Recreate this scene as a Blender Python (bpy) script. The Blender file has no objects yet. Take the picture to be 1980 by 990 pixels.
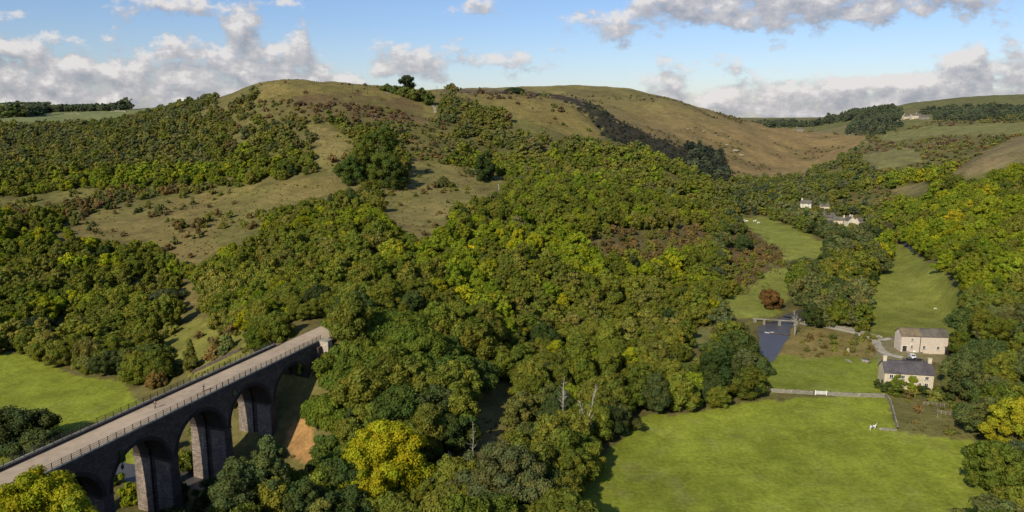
import bpy, bmesh, math, random
import numpy as np
from mathutils import Vector, Matrix

random.seed(7)
rng = np.random.default_rng(7)
SC = bpy.context.scene
COL = SC.collection

# ------------------------------------------------------------------ camera
F, HY, CZ = 1414.0, 225.0, 89.0            # focal length in photo pixels, eye level row, eye height
PITCH = math.atan((495 - HY) / F)
CP, SP = math.cos(PITCH), math.sin(PITCH)


def ray(px, py):
    """direction through a photo pixel, scaled so that its forward (Y) part is 1"""
    px = np.asarray(px, float); py = np.asarray(py, float)
    y = F * CP + (495 - py) * SP
    z = -F * SP + (495 - py) * CP
    return (px - 990) / y, z / y


def pt(px, py, D):
    u, v = ray(px, py)
    return float(u * D), float(D), float(CZ + v * D)


def ptz(px, py, z):
    u, v = ray(px, py)
    D = (z - CZ) / v
    return float(u * D), float(D), float(z)


def proj(X, Y, Z):
    Yc = Y * CP - (Z - CZ) * SP
    Zc = Y * SP + (Z - CZ) * CP
    Yc = np.maximum(Yc, 1e-3)
    return 990 + F * X / Yc, 495 - F * Zc / Yc


cam_d = bpy.data.cameras.new('camera')
cam = bpy.data.objects.new('camera', cam_d)
COL.objects.link(cam)
cam_d.sensor_width = 36
cam_d.lens = 36 * F / 1980
cam_d.clip_start = 1
cam_d.clip_end = 20000
cam.location = (0, 0, CZ)
cam.rotation_euler = (math.pi / 2 - PITCH, 0, 0)
SC.camera = cam
SC.view_settings.view_transform = 'Standard'
SC.view_settings.look = 'None'
SC.view_settings.exposure = 0
SC.cycles.max_bounces = 5
SC.cycles.diffuse_bounces = 2
SC.cycles.transmission_bounces = 2
SC.cycles.use_denoising = True

# ------------------------------------------------------------------ node helpers


class NT:
    def __init__(s, tree):
        s.t = tree; s.n = tree.nodes; s.l = tree.links

    def new(s, kind, **kw):
        n = s.n.new(kind)
        for k, v in kw.items():
            setattr(n, k, v)
        return n

    def set(s, sock, v):
        if hasattr(v, 'is_output'):
            s.l.new(v, sock)
        elif v is not None:
            if sock.type == 'RGBA' and hasattr(v, '__len__') and len(v) == 3:
                v = (*v, 1)
            sock.default_value = v

    def math(s, op, a, b=None, c=None, clamp=False):
        n = s.new('ShaderNodeMath', operation=op, use_clamp=clamp)
        s.set(n.inputs[0], a)
        if b is not None: s.set(n.inputs[1], b)
        if c is not None: s.set(n.inputs[2], c)
        return n.outputs[0]

    def vmath(s, op, a, b=None):
        n = s.new('ShaderNodeVectorMath', operation=op)
        s.set(n.inputs[0], a)
        if b is not None: s.set(n.inputs[1], b)
        return n.outputs[0]

    def mix(s, f, a, b, blend='MIX'):
        n = s.new('ShaderNodeMix', data_type='RGBA', blend_type=blend)
        s.set(n.inputs[0], f); s.set(n.inputs[6], a); s.set(n.inputs[7], b)
        return n.outputs[2]

    def noise(s, vec, scale, detail=4, rough=.55, dim='3D', dist=0):
        n = s.new('ShaderNodeTexNoise', noise_dimensions=dim)
        if vec is not None: s.l.new(vec, n.inputs['Vector'])
        n.inputs['Scale'].default_value = scale
        n.inputs['Detail'].default_value = detail
        n.inputs['Roughness'].default_value = rough
        n.inputs['Distortion'].default_value = dist
        return n.outputs['Fac']

    def rng(s, v, a, b, c=0, d=1, smooth=False):
        n = s.new('ShaderNodeMapRange')
        if smooth: n.interpolation_type = 'SMOOTHSTEP'
        s.set(n.inputs[0], v)
        for i, q in enumerate((a, b, c, d)): s.set(n.inputs[i + 1], q)
        return n.outputs[0]

    def ramp(s, v, stops):
        n = s.new('ShaderNodeValToRGB')
        s.set(n.inputs[0], v)
        cr = n.color_ramp
        while len(cr.elements) < len(stops): cr.elements.new(.5)
        for e, (p, c) in zip(cr.elements, stops):
            e.position = p; e.color = (*c, 1) if len(c) == 3 else c
        return n.outputs[0]


def new_mat(name):
    m = bpy.data.materials.new(name)
    m.use_nodes = True
    for n in list(m.node_tree.nodes):
        m.node_tree.nodes.remove(n)
    k = NT(m.node_tree)
    out = k.new('ShaderNodeOutputMaterial')
    return m, k, out


def principled(k, out, color, rough=.9, spec=.2, normal=None, metallic=0):
    b = k.new('ShaderNodeBsdfPrincipled')
    k.set(b.inputs['Base Color'], color)
    k.set(b.inputs['Roughness'], rough)
    b.inputs['Specular IOR Level'].default_value = spec
    b.inputs['Metallic'].default_value = metallic
    if normal is not None: k.l.new(normal, b.inputs['Normal'])
    k.l.new(b.outputs[0], out.inputs['Surface'])
    return b


def bump(k, h, strength=.5, dist=.1):
    n = k.new('ShaderNodeBump')
    n.inputs['Strength'].default_value = strength
    n.inputs['Distance'].default_value = dist
    k.l.new(h, n.inputs['Height'])
    return n.outputs[0]


def simple_mat(name, col, rough=.85, var=.25, scale=3.0, spec=.2, bmp=.3, bdist=.03, col2=None, metallic=0):
    """one base colour broken by two scales of noise"""
    m, k, out = new_mat(name)
    tc = k.new('ShaderNodeTexCoord').outputs['Object']
    n1 = k.noise(tc, scale, 5, .6)
    n2 = k.noise(tc, scale * .17, 3, .5)
    c2 = col2 or tuple(c * (1 - var * 1.6) for c in col)
    f = k.rng(k.math('ADD', n1, n2), .75, 1.25)
    c = k.mix(f, tuple(min(1, x * (1 + var * .5)) for x in col), c2)
    principled(k, out, c, rough, spec, bump(k, n1, bmp, bdist), metallic)
    return m


# ------------------------------------------------------------------ terrain
CTRL = []


def P(px, py, D): CTRL.append(pt(px, py, D))
def PZ(px, py, z): CTRL.append(ptz(px, py, z))
def PR(x, y, z): CTRL.append((x, y, z))
def BEH(px, D, z):
    u, _ = ray(px, 225); CTRL.append((float(u * D), D, z))


# valley floor
for a in ((1100, 985), (1500, 985), (1850, 960), (1300, 820), (1150, 880), (1500, 765), (1680, 900), (1300, 920), (1400, 880),
          (1640, 720), (1800, 760), (1480, 600), (1600, 620), (1860, 880), (1750, 620), (1700, 540), (1640, 560), (1560, 560), (1820, 600),
          (1560, 500), (1440, 590)):
    PZ(*a, 0)
PZ(1740, 500, 1); PZ(1520, 465, 1); PZ(1450, 425, 2); PZ(1590, 455, 2); PZ(1700, 450, 3)
# right-hand slope
P(1980, 900, 172); P(1980, 760, 215); P(1980, 600, 280); P(1980, 450, 395); P(1980, 370, 470)
P(1900, 640, 250); P(1900, 520, 330); P(1850, 480, 400); P(1840, 400, 520); P(1900, 400, 450); P(1940, 330, 540)
P(1980, 275, 620); P(1900, 303, 610); P(1840, 337, 600)
BEH(1980, 720, 66); BEH(1900, 720, 50); BEH(1850, 720, 38); BEH(2200, 600, 80); BEH(2200, 400, 60); BEH(2200, 250, 30)
P(1750, 365, 680); P(1700, 320, 800); P(1600, 345, 820); P(1650, 280, 1080); P(1550, 352, 850); P(1480, 350, 900); P(1500, 400, 700)
P(1610, 425, 640); P(1700, 270, 1100); P(1900, 255, 980); P(1800, 270, 1000); P(1980, 240, 1050); P(1750, 225, 1350); P(1900, 215, 1400)
P(1980, 190, 1650); P(1980, 183, 1900); P(1860, 190, 1800); P(1740, 206, 1800); P(1650, 222, 1900); P(1560, 240, 1900); P(1460, 243, 2300)
P(1600, 255, 1600)
BEH(1980, 3000, 140); BEH(1740, 3000, 110); BEH(1460, 3500, 60); BEH(2300, 1500, 120)
# far grass hill
P(850, 176, 1250); P(950, 170, 1300); P(1060, 167, 1350); P(1150, 168, 1350); P(1250, 182, 1350); P(1350, 210, 1350); P(1450, 236, 1420); P(1530, 252, 1420)
P(1400, 325, 1000); P(1480, 322, 1060); P(1550, 318, 1120); P(1600, 295, 1200); P(1250, 232, 1150); P(1150, 196, 1180); P(1060, 180, 1200); P(1400, 270, 1150)
P(1340, 240, 1180); P(1480, 280, 1200); P(1300, 285, 1000); P(1230, 262, 980); P(1160, 225, 1000); P(1100, 200, 1050)
for px, z in ((850, 125), (1060, 120), (1250, 105), (1350, 85), (1450, 60), (1530, 50)): BEH(px, 1800, z)
for px, z in ((0, 90), (600, 110), (1060, 110), (1500, 60), (1980, 130), (2400, 130), (-600, 95)): BEH(px, 7500, z)
# near spur and its back slope
P(1000, 182, 950); P(1110, 208, 850); P(1170, 258, 800); P(1250, 300, 740); P(1340, 345, 700); P(1400, 395, 660)
P(1050, 205, 840); P(1100, 250, 780); P(1000, 215, 800); P(1040, 240, 770)
BEH(1130, 930, 72); BEH(1190, 880, 52); BEH(1270, 830, 34); BEH(1360, 790, 16); BEH(1400, 850, 12)
# main hill
P(0, 236, 1000); P(100, 232, 1500); P(0, 216, 2400); P(240, 216, 1500); P(240, 222, 1050); P(330, 212, 980); P(400, 198, 850); P(500, 174, 750); P(600, 172, 750); P(680, 175, 760)
P(740, 178, 780); P(860, 180, 900); BEH(500, 1000, 112); BEH(700, 1050, 118); BEH(300, 1400, 104); BEH(100, 2600, 108); BEH(-100, 2000, 90); BEH(-300, 1000, 80)
P(0, 300, 720); P(0, 385, 520); P(200, 372, 540); P(200, 425, 455); P(300, 455, 415); P(450, 372, 520); P(450, 285, 640); P(450, 225, 730); P(0, 450, 415); P(150, 560, 335)
P(0, 640, 285); PZ(100, 740, 0); PZ(250, 800, 0); PZ(0, 820, 0); PZ(120, 800, 0); P(200, 300, 680); P(200, 255, 840); P(350, 570, 325); P(400, 650, 262); P(330, 670, 258)
P(640, 275, 600); P(620, 345, 520); P(600, 205, 700); P(720, 375, 470); P(850, 355, 515); P(960, 352, 530); P(800, 305, 590); P(850, 240, 710); P(950, 270, 700)
P(700, 220, 690); P(800, 405, 430); P(600, 445, 372); P(500, 525, 318); P(600, 545, 285); P(700, 600, 250); P(900, 600, 268); P(900, 500, 330); P(1000, 450, 380)
P(400, 440, 425); P(500, 450, 395)
P(1100, 400, 450); P(1200, 505, 365); P(1150, 335, 595); P(1250, 425, 465); P(1300, 505, 385); P(1400, 455, 490); P(1050, 560, 310)
PZ(1200, 640, 3); PZ(1350, 570, 3); PZ(1420, 505, 3); PZ(1050, 720, 3); PZ(1000, 820, 1); PZ(1000, 930, 0); PZ(800, 985, 0); PZ(500, 985, 0); PZ(1330, 650, 0)
PZ(850, 850, 3); P(850, 700, 225)
PR(-52, 212, 21); PR(-62, 222, 23.4); PR(-52, 236, 23.4); PR(-44, 262, 24); PR(-45, 195, 13); PR(-60, 183, 5); PR(-35, 188, 8); PR(-72, 205, 14); PR(-92, 208, 6); PR(-85, 225, 16)
PR(-40, 215, 20); PR(-100, 180, 0); PR(-75, 165, 0); PR(-50, 150, 0); PR(-90, 130, 0); PR(-125, 120, 3)
PR(0, 60, 12); PR(-60, 50, 12); PR(60, 60, 12); PR(0, -60, 30); PR(-170, 90, 6); PR(150, 100, 8); PR(230, 120, 26); PR(-260, 190, 0); PR(-420, 260, 8); PR(0, 110, 2)
PR(90, 120, 0)
for _x, _y in ((125, 236), (150, 234), (128, 262), (150, 262), (160, 250), (140, 275), (158, 272), (110, 262), (166, 262)): PR(_x, _y, .2)

YO = 150.0
_c = np.array(CTRL)
_k = np.stack([_c[:, 0] / (_c[:, 1] + YO) * 1.6, np.log(_c[:, 1] + YO)], 1)


def _phi(r2):
    return .5 * r2 * np.log(np.maximum(r2, 1e-12))


_n = len(_c)
_A = np.zeros((_n + 3, _n + 3))
_d2 = ((_k[:, None] - _k[None]) ** 2).sum(2)
_A[:_n, :_n] = _phi(_d2) + np.eye(_n) * 4e-4
_A[:_n, _n] = 1; _A[:_n, _n + 1:] = _k; _A[_n, :_n] = 1; _A[_n + 1:, :_n] = _k.T
_w = np.linalg.solve(_A, np.concatenate([_c[:, 2], np.zeros(3)]))

_rp = lambda px, py: ptz(px, py, 0)[:2]
RIVER = [_rp(1560, 418), _rp(1640, 436), _rp(1722, 452), _rp(1680, 492), _rp(1640, 540), _rp(1585, 590), _rp(1530, 612), _rp(1498, 630), _rp(1496, 648), _rp(1490, 668), _rp(1474, 690), _rp(1430, 706), _rp(1350, 714), _rp(1250, 730), _rp(1150, 755), _rp(1080, 790), _rp(1010, 850), _rp(940, 905), (-25, 168), (-52, 166), (-80, 170), (-112, 178), (-150, 195), (-210, 225), (-300, 250)]
POOL = _rp(1497, 636)
U0, U1, NU = -1.35, 1.35, 760
W0, W1, NW = math.log(YO - 60), math.log(YO + 9000), 900
ug = np.linspace(U0, U1, NU)
tt = np.linspace(0, 1, NW)
wg = W0 + (W1 - W0) * tt


def seg_dist(X, Y, pts):
    d = np.full(X.shape, 1e9)
    for (x0, y0), (x1, y1) in zip(pts[:-1], pts[1:]):
        dx, dy = x1 - x0, y1 - y0
        t = np.clip(((X - x0) * dx + (Y - y0) * dy) / (dx * dx + dy * dy), 0, 1)
        d = np.minimum(d, np.hypot(X - x0 - t * dx, Y - y0 - t * dy))
    return d


def vnoise(X, Y, s, seed=0):
    """smooth value noise in [-1,1]"""
    r = np.random.default_rng(seed).uniform(-1, 1, (256, 256))
    x = X / s + 1000.3; y = Y / s + 1000.7
    xi = np.floor(x).astype(int); yi = np.floor(y).astype(int)
    fx = x - xi; fy = y - yi
    fx = fx * fx * (3 - 2 * fx); fy = fy * fy * (3 - 2 * fy)
    g = lambda a, b: r[a % 256, b % 256]
    return (g(xi, yi) * (1 - fx) + g(xi + 1, yi) * fx) * (1 - fy) + (g(xi, yi + 1) * (1 - fx) + g(xi + 1, yi + 1) * fx) * fy


def fbm(X, Y, s, seed=0, o=4):
    return sum(vnoise(X, Y, s / 2 ** i, seed + i) * .5 ** i for i in range(o)) / 1.6


UU, WW = np.meshgrid(ug, wg)
GY = np.exp(WW) - YO
GX = UU * (GY + YO)
GZ = np.zeros_like(GX)
_kx = np.stack([(UU * 1.6).ravel(), WW.ravel()], 1)
_out = np.empty(len(_kx))
for i in range(0, len(_kx), 40000):
    q = _kx[i:i + 40000]
    d2 = ((q[:, None] - _k[None]) ** 2).sum(2)
    _out[i:i + 40000] = _phi(d2) @ _w[:_n] + _w[_n] + q @ _w[_n + 1:]
GZ = _out.reshape(GX.shape)
# the flat river meadows
flat = 1 / (1 + np.exp((GZ - 4.5) / 1.2))
near = GY < 760
GZ = np.where(near, GZ * (1 - flat) + flat * np.clip(GZ * .35, -.6, 1.6), GZ)
rough = np.clip((GZ - 3) / 10, 0, 1)
GZ = GZ + rough * (fbm(GX, GY, 45, 3) * 2.2 + fbm(GX, GY, 160, 9) * 2.0 * np.clip(GY / 600, 0, 1)) * np.where(GY > 700, 1.5, 1)
GZ = GZ + fbm(GX, GY, 12, 5) * .18
dr = seg_dist(GX, GY, RIVER)
wid = 3.4 + 2.2 * np.exp(-((GX - POOL[0]) ** 2 + (GY - POOL[1]) ** 2) / 190)
GZ = GZ - 2.2 * np.clip(1.6 - dr / wid, 0, 1) * (GZ < 6)


def ground(x, y):
    """terrain height by bilinear lookup (scalars or arrays)"""
    x = np.asarray(x, float); y = np.asarray(y, float)
    fu = (x / (y + YO) - U0) / (U1 - U0) * (NU - 1)
    fw = (np.log(np.maximum(y + YO, 1)) - W0) / (W1 - W0) * (NW - 1)
    i = np.clip(fu.astype(int), 0, NU - 2); j = np.clip(fw.astype(int), 0, NW - 2)
    a = np.clip(fu - i, 0, 1); b = np.clip(fw - j, 0, 1)
    return (GZ[j, i] * (1 - a) + GZ[j, i + 1] * a) * (1 - b) + (GZ[j + 1, i] * (1 - a) + GZ[j + 1, i + 1] * a) * b


_steps = np.exp(np.linspace(math.log(60), math.log(6000), 3000))


def at(px, py, dz=0.0):
    """where the line of sight through a photo pixel first meets the terrain (raised by dz)"""
    u, v = ray(px, py)
    z = CZ + v * _steps
    g = ground(u * _steps, _steps) + dz
    h = np.nonzero(z < g)[0]
    D = _steps[h[0]] if len(h) else 3000.0
    return Vector((float(u * D), float(D), float(ground(u * D, D))))


def visible(X, Y, Z):
    """is the point in front of the terrain as seen from the camera"""
    ok = np.ones(X.shape, bool)
    for t in np.linspace(.12, .985, 60):
        ok &= (CZ + (Z - CZ) * t) > ground(X * t, Y * t) - .3
    return ok


def inpoly(px, py, poly):
    r = np.zeros(px.shape, bool)
    n = len(poly)
    j = n - 1
    for i in range(n):
        xi, yi = poly[i]; xj, yj = poly[j]
        c = ((yi > py) != (yj > py)) & (px < (xj - xi) * (py - yi) / (yj - yi + 1e-9) + xi)
        r ^= c
        j = i
    return r


# named pieces of land: outline as seen from the camera, nearest and farthest distance, colour, blend
TAN = (.178, .142, .048); TAN2 = (.19, .155, .055); GRN = (.185, .212, .024); GRN2 = (.19, .205, .038); BRN = (.12, .085, .04); RGH = (.13, .125, .03)
LAND = {
    'shade_hollow': ([(1060, 183), (1100, 187), (1150, 204), (1200, 237), (1260, 263), (1330, 286), (1395, 299), (1405, 362), (1330, 350), (1250, 310), (1160, 262), (1130, 225), (1090, 200)], 760, 1500, (.032, .03, .022)),  # shadow across the far hill, put into the ground colour
    'left_far_field': ([(-300, 205), (260, 205), (330, 214), (200, 232), (100, 238), (-300, 245)], 900, 2600, (.16, .18, .07)),
    'shade_strip': ([(838, 176), (1000, 177), (1060, 181), (1100, 186), (1140, 200), (1095, 200), (1050, 191), (980, 187), (860, 183)], 850, 1500, (.045, .032, .028)),  # thin upper end of the hill shadow, painted as dark ground
    'left_field': ([(-200, 690), (60, 688), (130, 718), (240, 740), (300, 800), (300, 900), (-200, 1000)], 0, 400, GRN),
    'left_slope': ([(285, 655), (370, 622), (425, 612), (500, 660), (480, 730), (380, 740), (330, 690)], 0, 400, (.17, .165, .035)),
    'little_gap': ([(85, 625), (135, 610), (135, 645), (100, 660)], 0, 500, TAN),
    'gap_b': ([(330, 560), (390, 545), (385, 590), (350, 600)], 0, 500, TAN),
    'mid_clear': ([(115, 435), (230, 398), (420, 368), (560, 350), (700, 335), (700, 362), (600, 385), (530, 405), (500, 440), (420, 470), (390, 520), (340, 500), (300, 470), (190, 462)], 200, 700, TAN),
    'strip_clear': ([(-200, 392), (60, 378), (185, 362), (185, 380), (60, 395), (-200, 410)], 200, 700, (.17, .15, .045)),
    'upper_clear': ([(590, 236), (640, 248), (682, 272), (668, 318), (640, 335), (600, 315), (612, 280)], 300, 900, TAN2),
    'centre_clear': ([(792, 308), (870, 320), (975, 342), (962, 372), (885, 392), (868, 425), (815, 468), (780, 450), (735, 410), (735, 375), (790, 350)], 300, 900, TAN2),
    'crest_open': ([(500, 150), (560, 150), (860, 150), (845, 225), (820, 232), (760, 205), (660, 196), (500, 190)], 500, 1100, TAN),
    'heather': ([(560, 188), (640, 176), (800, 196), (838, 235), (700, 246), (600, 222)], 500, 1100, BRN),
    'spur_grass': ([(850, 181), (1000, 180), (1060, 182), (1110, 200), (1175, 262), (1120, 268), (1040, 245), (990, 215), (940, 200)], 700, 1100, TAN),
    'slope_scrub': ([(1120, 470), (1180, 448), (1340, 440), (1400, 470), (1330, 505), (1230, 512), (1130, 508)], 250, 700, BRN),
    'valley_scrub': ([(1400, 470), (1450, 440), (1525, 485), (1520, 540), (1440, 575), (1395, 560)], 250, 700, BRN),
    'far_meadow': ([(1420, 412), (1490, 424), (1605, 466), (1590, 505), (1525, 505), (1500, 480), (1450, 445)], 350, 900, GRN2),
    'near_meadow': ([(1405, 575), (1440, 570), (1490, 512), (1545, 520), (1525, 575), (1500, 612), (1440, 622), (1400, 608)], 200, 700, GRN2),
    'river_meadow': ([(1715, 462), (1750, 470), (1815, 520), (1870, 560), (1870, 620), (1830, 665), (1740, 660), (1685, 645), (1665, 565), (1725, 500)], 200, 800, (.175, .19, .034)),
    'rough_bank': ([(1520, 630), (1640, 635), (1700, 655), (1700, 690), (1600, 690), (1480, 695)], 150, 500, (.2, .155, .05)),
    'paddock': ([(1470, 690), (1705, 690), (1715, 762), (1480, 758)], 150, 500, (.16, .185, .024)),
    'yard': ([(1690, 655), (1720, 650), (1830, 680), (1835, 700), (1700, 700)], 150, 500, (.2, .175, .09)),
    'near_field': ([(1100, 1000), (1130, 930), (1195, 850), (1215, 812), (1300, 800), (1480, 772), (1720, 765), (1740, 830), (1880, 855), (1915, 920), (1925, 1100), (1090, 1100)], 90, 400, GRN),
    'rough_garden': ([(1722, 765), (1800, 760), (1880, 800), (1895, 860), (1740, 838)], 90, 400, (.12, .11, .035)),
    'bank_grass': ([(870, 850), (905, 790), (960, 748), (1005, 745), (1012, 790), (960, 855), (900, 870)], 90, 400, (.2, .17, .06)),
    'small_open': ([(1330, 645), (1390, 620), (1395, 650), (1340, 672)], 90, 400, (.15, .15, .05)),
    'abutment_bank': ([(545, 870), (560, 825), (590, 790), (610, 870), (600, 910)], 90, 400, (.30, .17, .065)),
    'bare_ridge': ([(1835, 335), (1900, 295), (2100, 200), (2100, 300), (1960, 318), (1880, 345)], 450, 900, (.2, .155, .075)),
    'right_glade': ([(1660, 300), (1760, 285), (1790, 312), (1700, 325)], 500, 1500, (.17, .16, .06)),
    'right_glade_b': ([(1725, 360), (1800, 350), (1800, 372), (1730, 375)], 400, 1200, (.18, .15, .06)),
    'right_top': ([(1700, 265), (1800, 245), (2000, 235), (2000, 258), (1800, 262), (1720, 275)], 700, 1300, (.17, .17, .06)),
}
OPEN = [k for k in LAND if k not in ('heather', 'shade_hollow', 'left_far_field',  'slope_scrub', 'valley_scrub', 'yard')]

VX, VY = Vector((-116.3, 42.2, 0)), math.atan2(.94, .341)
_ca, _sa = math.cos(VY), math.sin(VY)


def to_via(X, Y):
    dx = X - VX.x; dy = Y - VX.y
    return dx * _ca + dy * _sa, -dx * _sa + dy * _ca


# ------------------------------------------------------------------ ground sheet
px, py = proj(GX, GY, GZ)
hillgreen = np.array((.12, .105, .035))
col = np.empty(GX.shape + (3,)); col[:] = hillgreen
farm = np.clip((GY - 700) / 500, 0, 1)[..., None]
fieldn = fbm(GX, GY, 420, 21, 2)[..., None]
col = col * (1 - farm) + np.where(fieldn > 0, np.array((.13, .13, .05)), np.array((.165, .145, .065))) * farm
# the far grass hill
FARPOLY = [(985, 140), (1400, 150), (1480, 246), (1560, 252), (1640, 262), (1690, 262), (1640, 300), (1560, 345), (1400, 365), (985, 365)]
_jj = fbm(GX, GY, 40, 97) * 14
fg = (inpoly(px + _jj, py + _jj * .3, FARPOLY) & (GY > 900) & (GY < 2100))[..., None] * 1.0
hb = np.clip((GZ - 60) / 70, 0, 1)[..., None]
far_col = np.array((.225, .16, .068)) * (1 - hb) + np.array((.19, .165, .058)) * hb
scr = np.clip(fbm(GX, GY, 60, 33, 3) * 3 - .35, 0, 1)[..., None]
far_col = far_col * (1 - .45 * scr) + np.array((.09, .075, .035)) * .45 * scr
col = col * (1 - fg) + far_col * fg
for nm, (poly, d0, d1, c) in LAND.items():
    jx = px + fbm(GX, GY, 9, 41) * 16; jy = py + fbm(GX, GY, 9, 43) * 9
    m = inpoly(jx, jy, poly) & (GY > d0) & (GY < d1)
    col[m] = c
mea = ((GZ < 3) & (GY < 500))[..., None] * 1.0
m1 = np.clip(fbm(GX, GY, 38, 57)[..., None] * 1.5, -1, 1); m2 = np.clip(fbm(GX, GY, 7, 58, 3)[..., None] * 2.2 - .3, 0, 1)
edge_ = np.clip(1 - np.abs(GX - 30) / 45, 0, 1)[..., None]
col = col * (1 + mea * .14 * m1) + mea * m2 * (.35 + .5 * edge_) * (np.array((.21, .20, .07)) - col) * .5
n1 = fbm(GX, GY, 26, 51)[..., None]; n2 = fbm(GX, GY, 5, 53)[..., None]
gm_ = np.clip(fbm(GX, GY, 30, 111)[..., None] * 1.6 + .25, 0, 1) * (np.clip((GZ - 6) / 8, 0, 1) * np.clip((860 - GY) / 100, 0, 1))[..., None]
col = col * (1 - .42 * gm_) + np.array((.105, .115, .028)) * .42 * gm_
col = col * (1 + .16 * n1 + .22 * n2)
brn = np.clip(fbm(GX, GY, 34, 61)[..., None] * 1.6 - .2, 0, 1) * np.clip((GZ - 4) / 8, 0, 1)[..., None]
col = col * (1 - .35 * brn) + np.array((.12, .085, .04)) * .35 * brn
wet = np.clip(1.35 - dr / wid, 0, 1)[..., None]
col = col * (1 - wet) + np.array((.05, .045, .025)) * wet

me = bpy.data.meshes.new('ground')
V = np.stack([GX, GY, GZ], -1).reshape(-1, 3)
jj, ii = np.meshgrid(np.arange(NW - 1), np.arange(NU - 1), indexing='ij')
a = (jj * NU + ii).ravel()
Fq = np.stack([a, a + 1, a + 1 + NU, a + NU], 1)


def fast_mesh(me, V, Fq):
    n = Fq.shape[1]
    me.vertices.add(len(V)); me.vertices.foreach_set('co', np.ascontiguousarray(V, dtype=np.float32).ravel())
    me.loops.add(Fq.size); me.loops.foreach_set('vertex_index', np.ascontiguousarray(Fq, dtype=np.int32).ravel())
    me.polygons.add(len(Fq)); me.polygons.foreach_set('loop_start', np.arange(0, Fq.size, n, dtype=np.int32))
    me.update(calc_edges=True)


fast_mesh(me, V, Fq)
at_ = me.attributes.new('tint', 'FLOAT_COLOR', 'POINT')
at_.data.foreach_set('color', np.concatenate([col.reshape(-1, 3), np.ones((V.shape[0], 1))], 1).astype(np.float32).ravel())
me.polygons.foreach_set('use_smooth', np.ones(len(Fq), bool))
ground_ob = bpy.data.objects.new('ground', me); COL.objects.link(ground_ob); ground_ob['kind'] = 'structure'
m, k, out = new_mat('ground_grass')
tc = k.new('ShaderNodeTexCoord').outputs['Object']
tint = k.new('ShaderNodeAttribute', attribute_name='tint').outputs['Color']
na = k.noise(tc, .9, 6, .65); nb = k.noise(tc, .09, 4, .6); nc = k.noise(tc, .25, 5, .7)
v = k.math('MULTIPLY', k.rng(na, .3, .7, .72, 1.28), k.rng(nb, .3, .7, .85, 1.15))
v = k.math('MULTIPLY', v, k.rng(nc, .35, .65, .86, 1.14))
vc = k.new('ShaderNodeCombineColor'); [k.l.new(v, vc.inputs[i]) for i in range(3)]
c = k.mix(1, tint, vc.outputs[0], 'MULTIPLY')
c = k.mix(k.math('MULTIPLY', k.rng(nc, .55, .75), .35), c, (.19, .16, .06))
sz_ = k.new('ShaderNodeSeparateXYZ'); k.l.new(tc, sz_.inputs[0])
tr_ = k.math('SINE', k.math('MULTIPLY', k.math('ADD', sz_.outputs[2], k.math('MULTIPLY', k.noise(tc, .05, 4), 5.0)), 3.2))
tm_ = k.math('MULTIPLY', k.rng(sz_.outputs[2], 6, 14, 0, 1), k.rng(k.noise(tc, .02, 2), .4, .6, 0, 1))
c = k.mix(k.math('MULTIPLY', tm_, k.rng(tr_, .35, 1, 0, .30)), c, (.08, .065, .03))
bs = k.math('ADD', na, k.math('MULTIPLY', nc, 2))
principled(k, out, c, .95, .08, bump(k, bs, .5, .22))
me.materials.append(m)

# ------------------------------------------------------------------ objects helpers


def tag(o, label=None, cat=None, group=None, kind=None):
    if label: o['label'] = label
    if cat: o['category'] = cat
    if group: o['group'] = group
    if kind: o['kind'] = kind
    return o


def empty(name, loc=(0, 0, 0), rz=0, label=None, cat=None, group=None):
    o = bpy.data.objects.new(name, None); COL.objects.link(o)
    o.location = loc; o.rotation_euler = (0, 0, rz); o.empty_display_size = .5
    return tag(o, label, cat, group)


def copy_tree(o, parent=None):
    c = o.copy(); COL.objects.link(c)
    if parent is not None: c.parent = parent
    for ch in o.children: copy_tree(ch, c)
    return c


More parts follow.
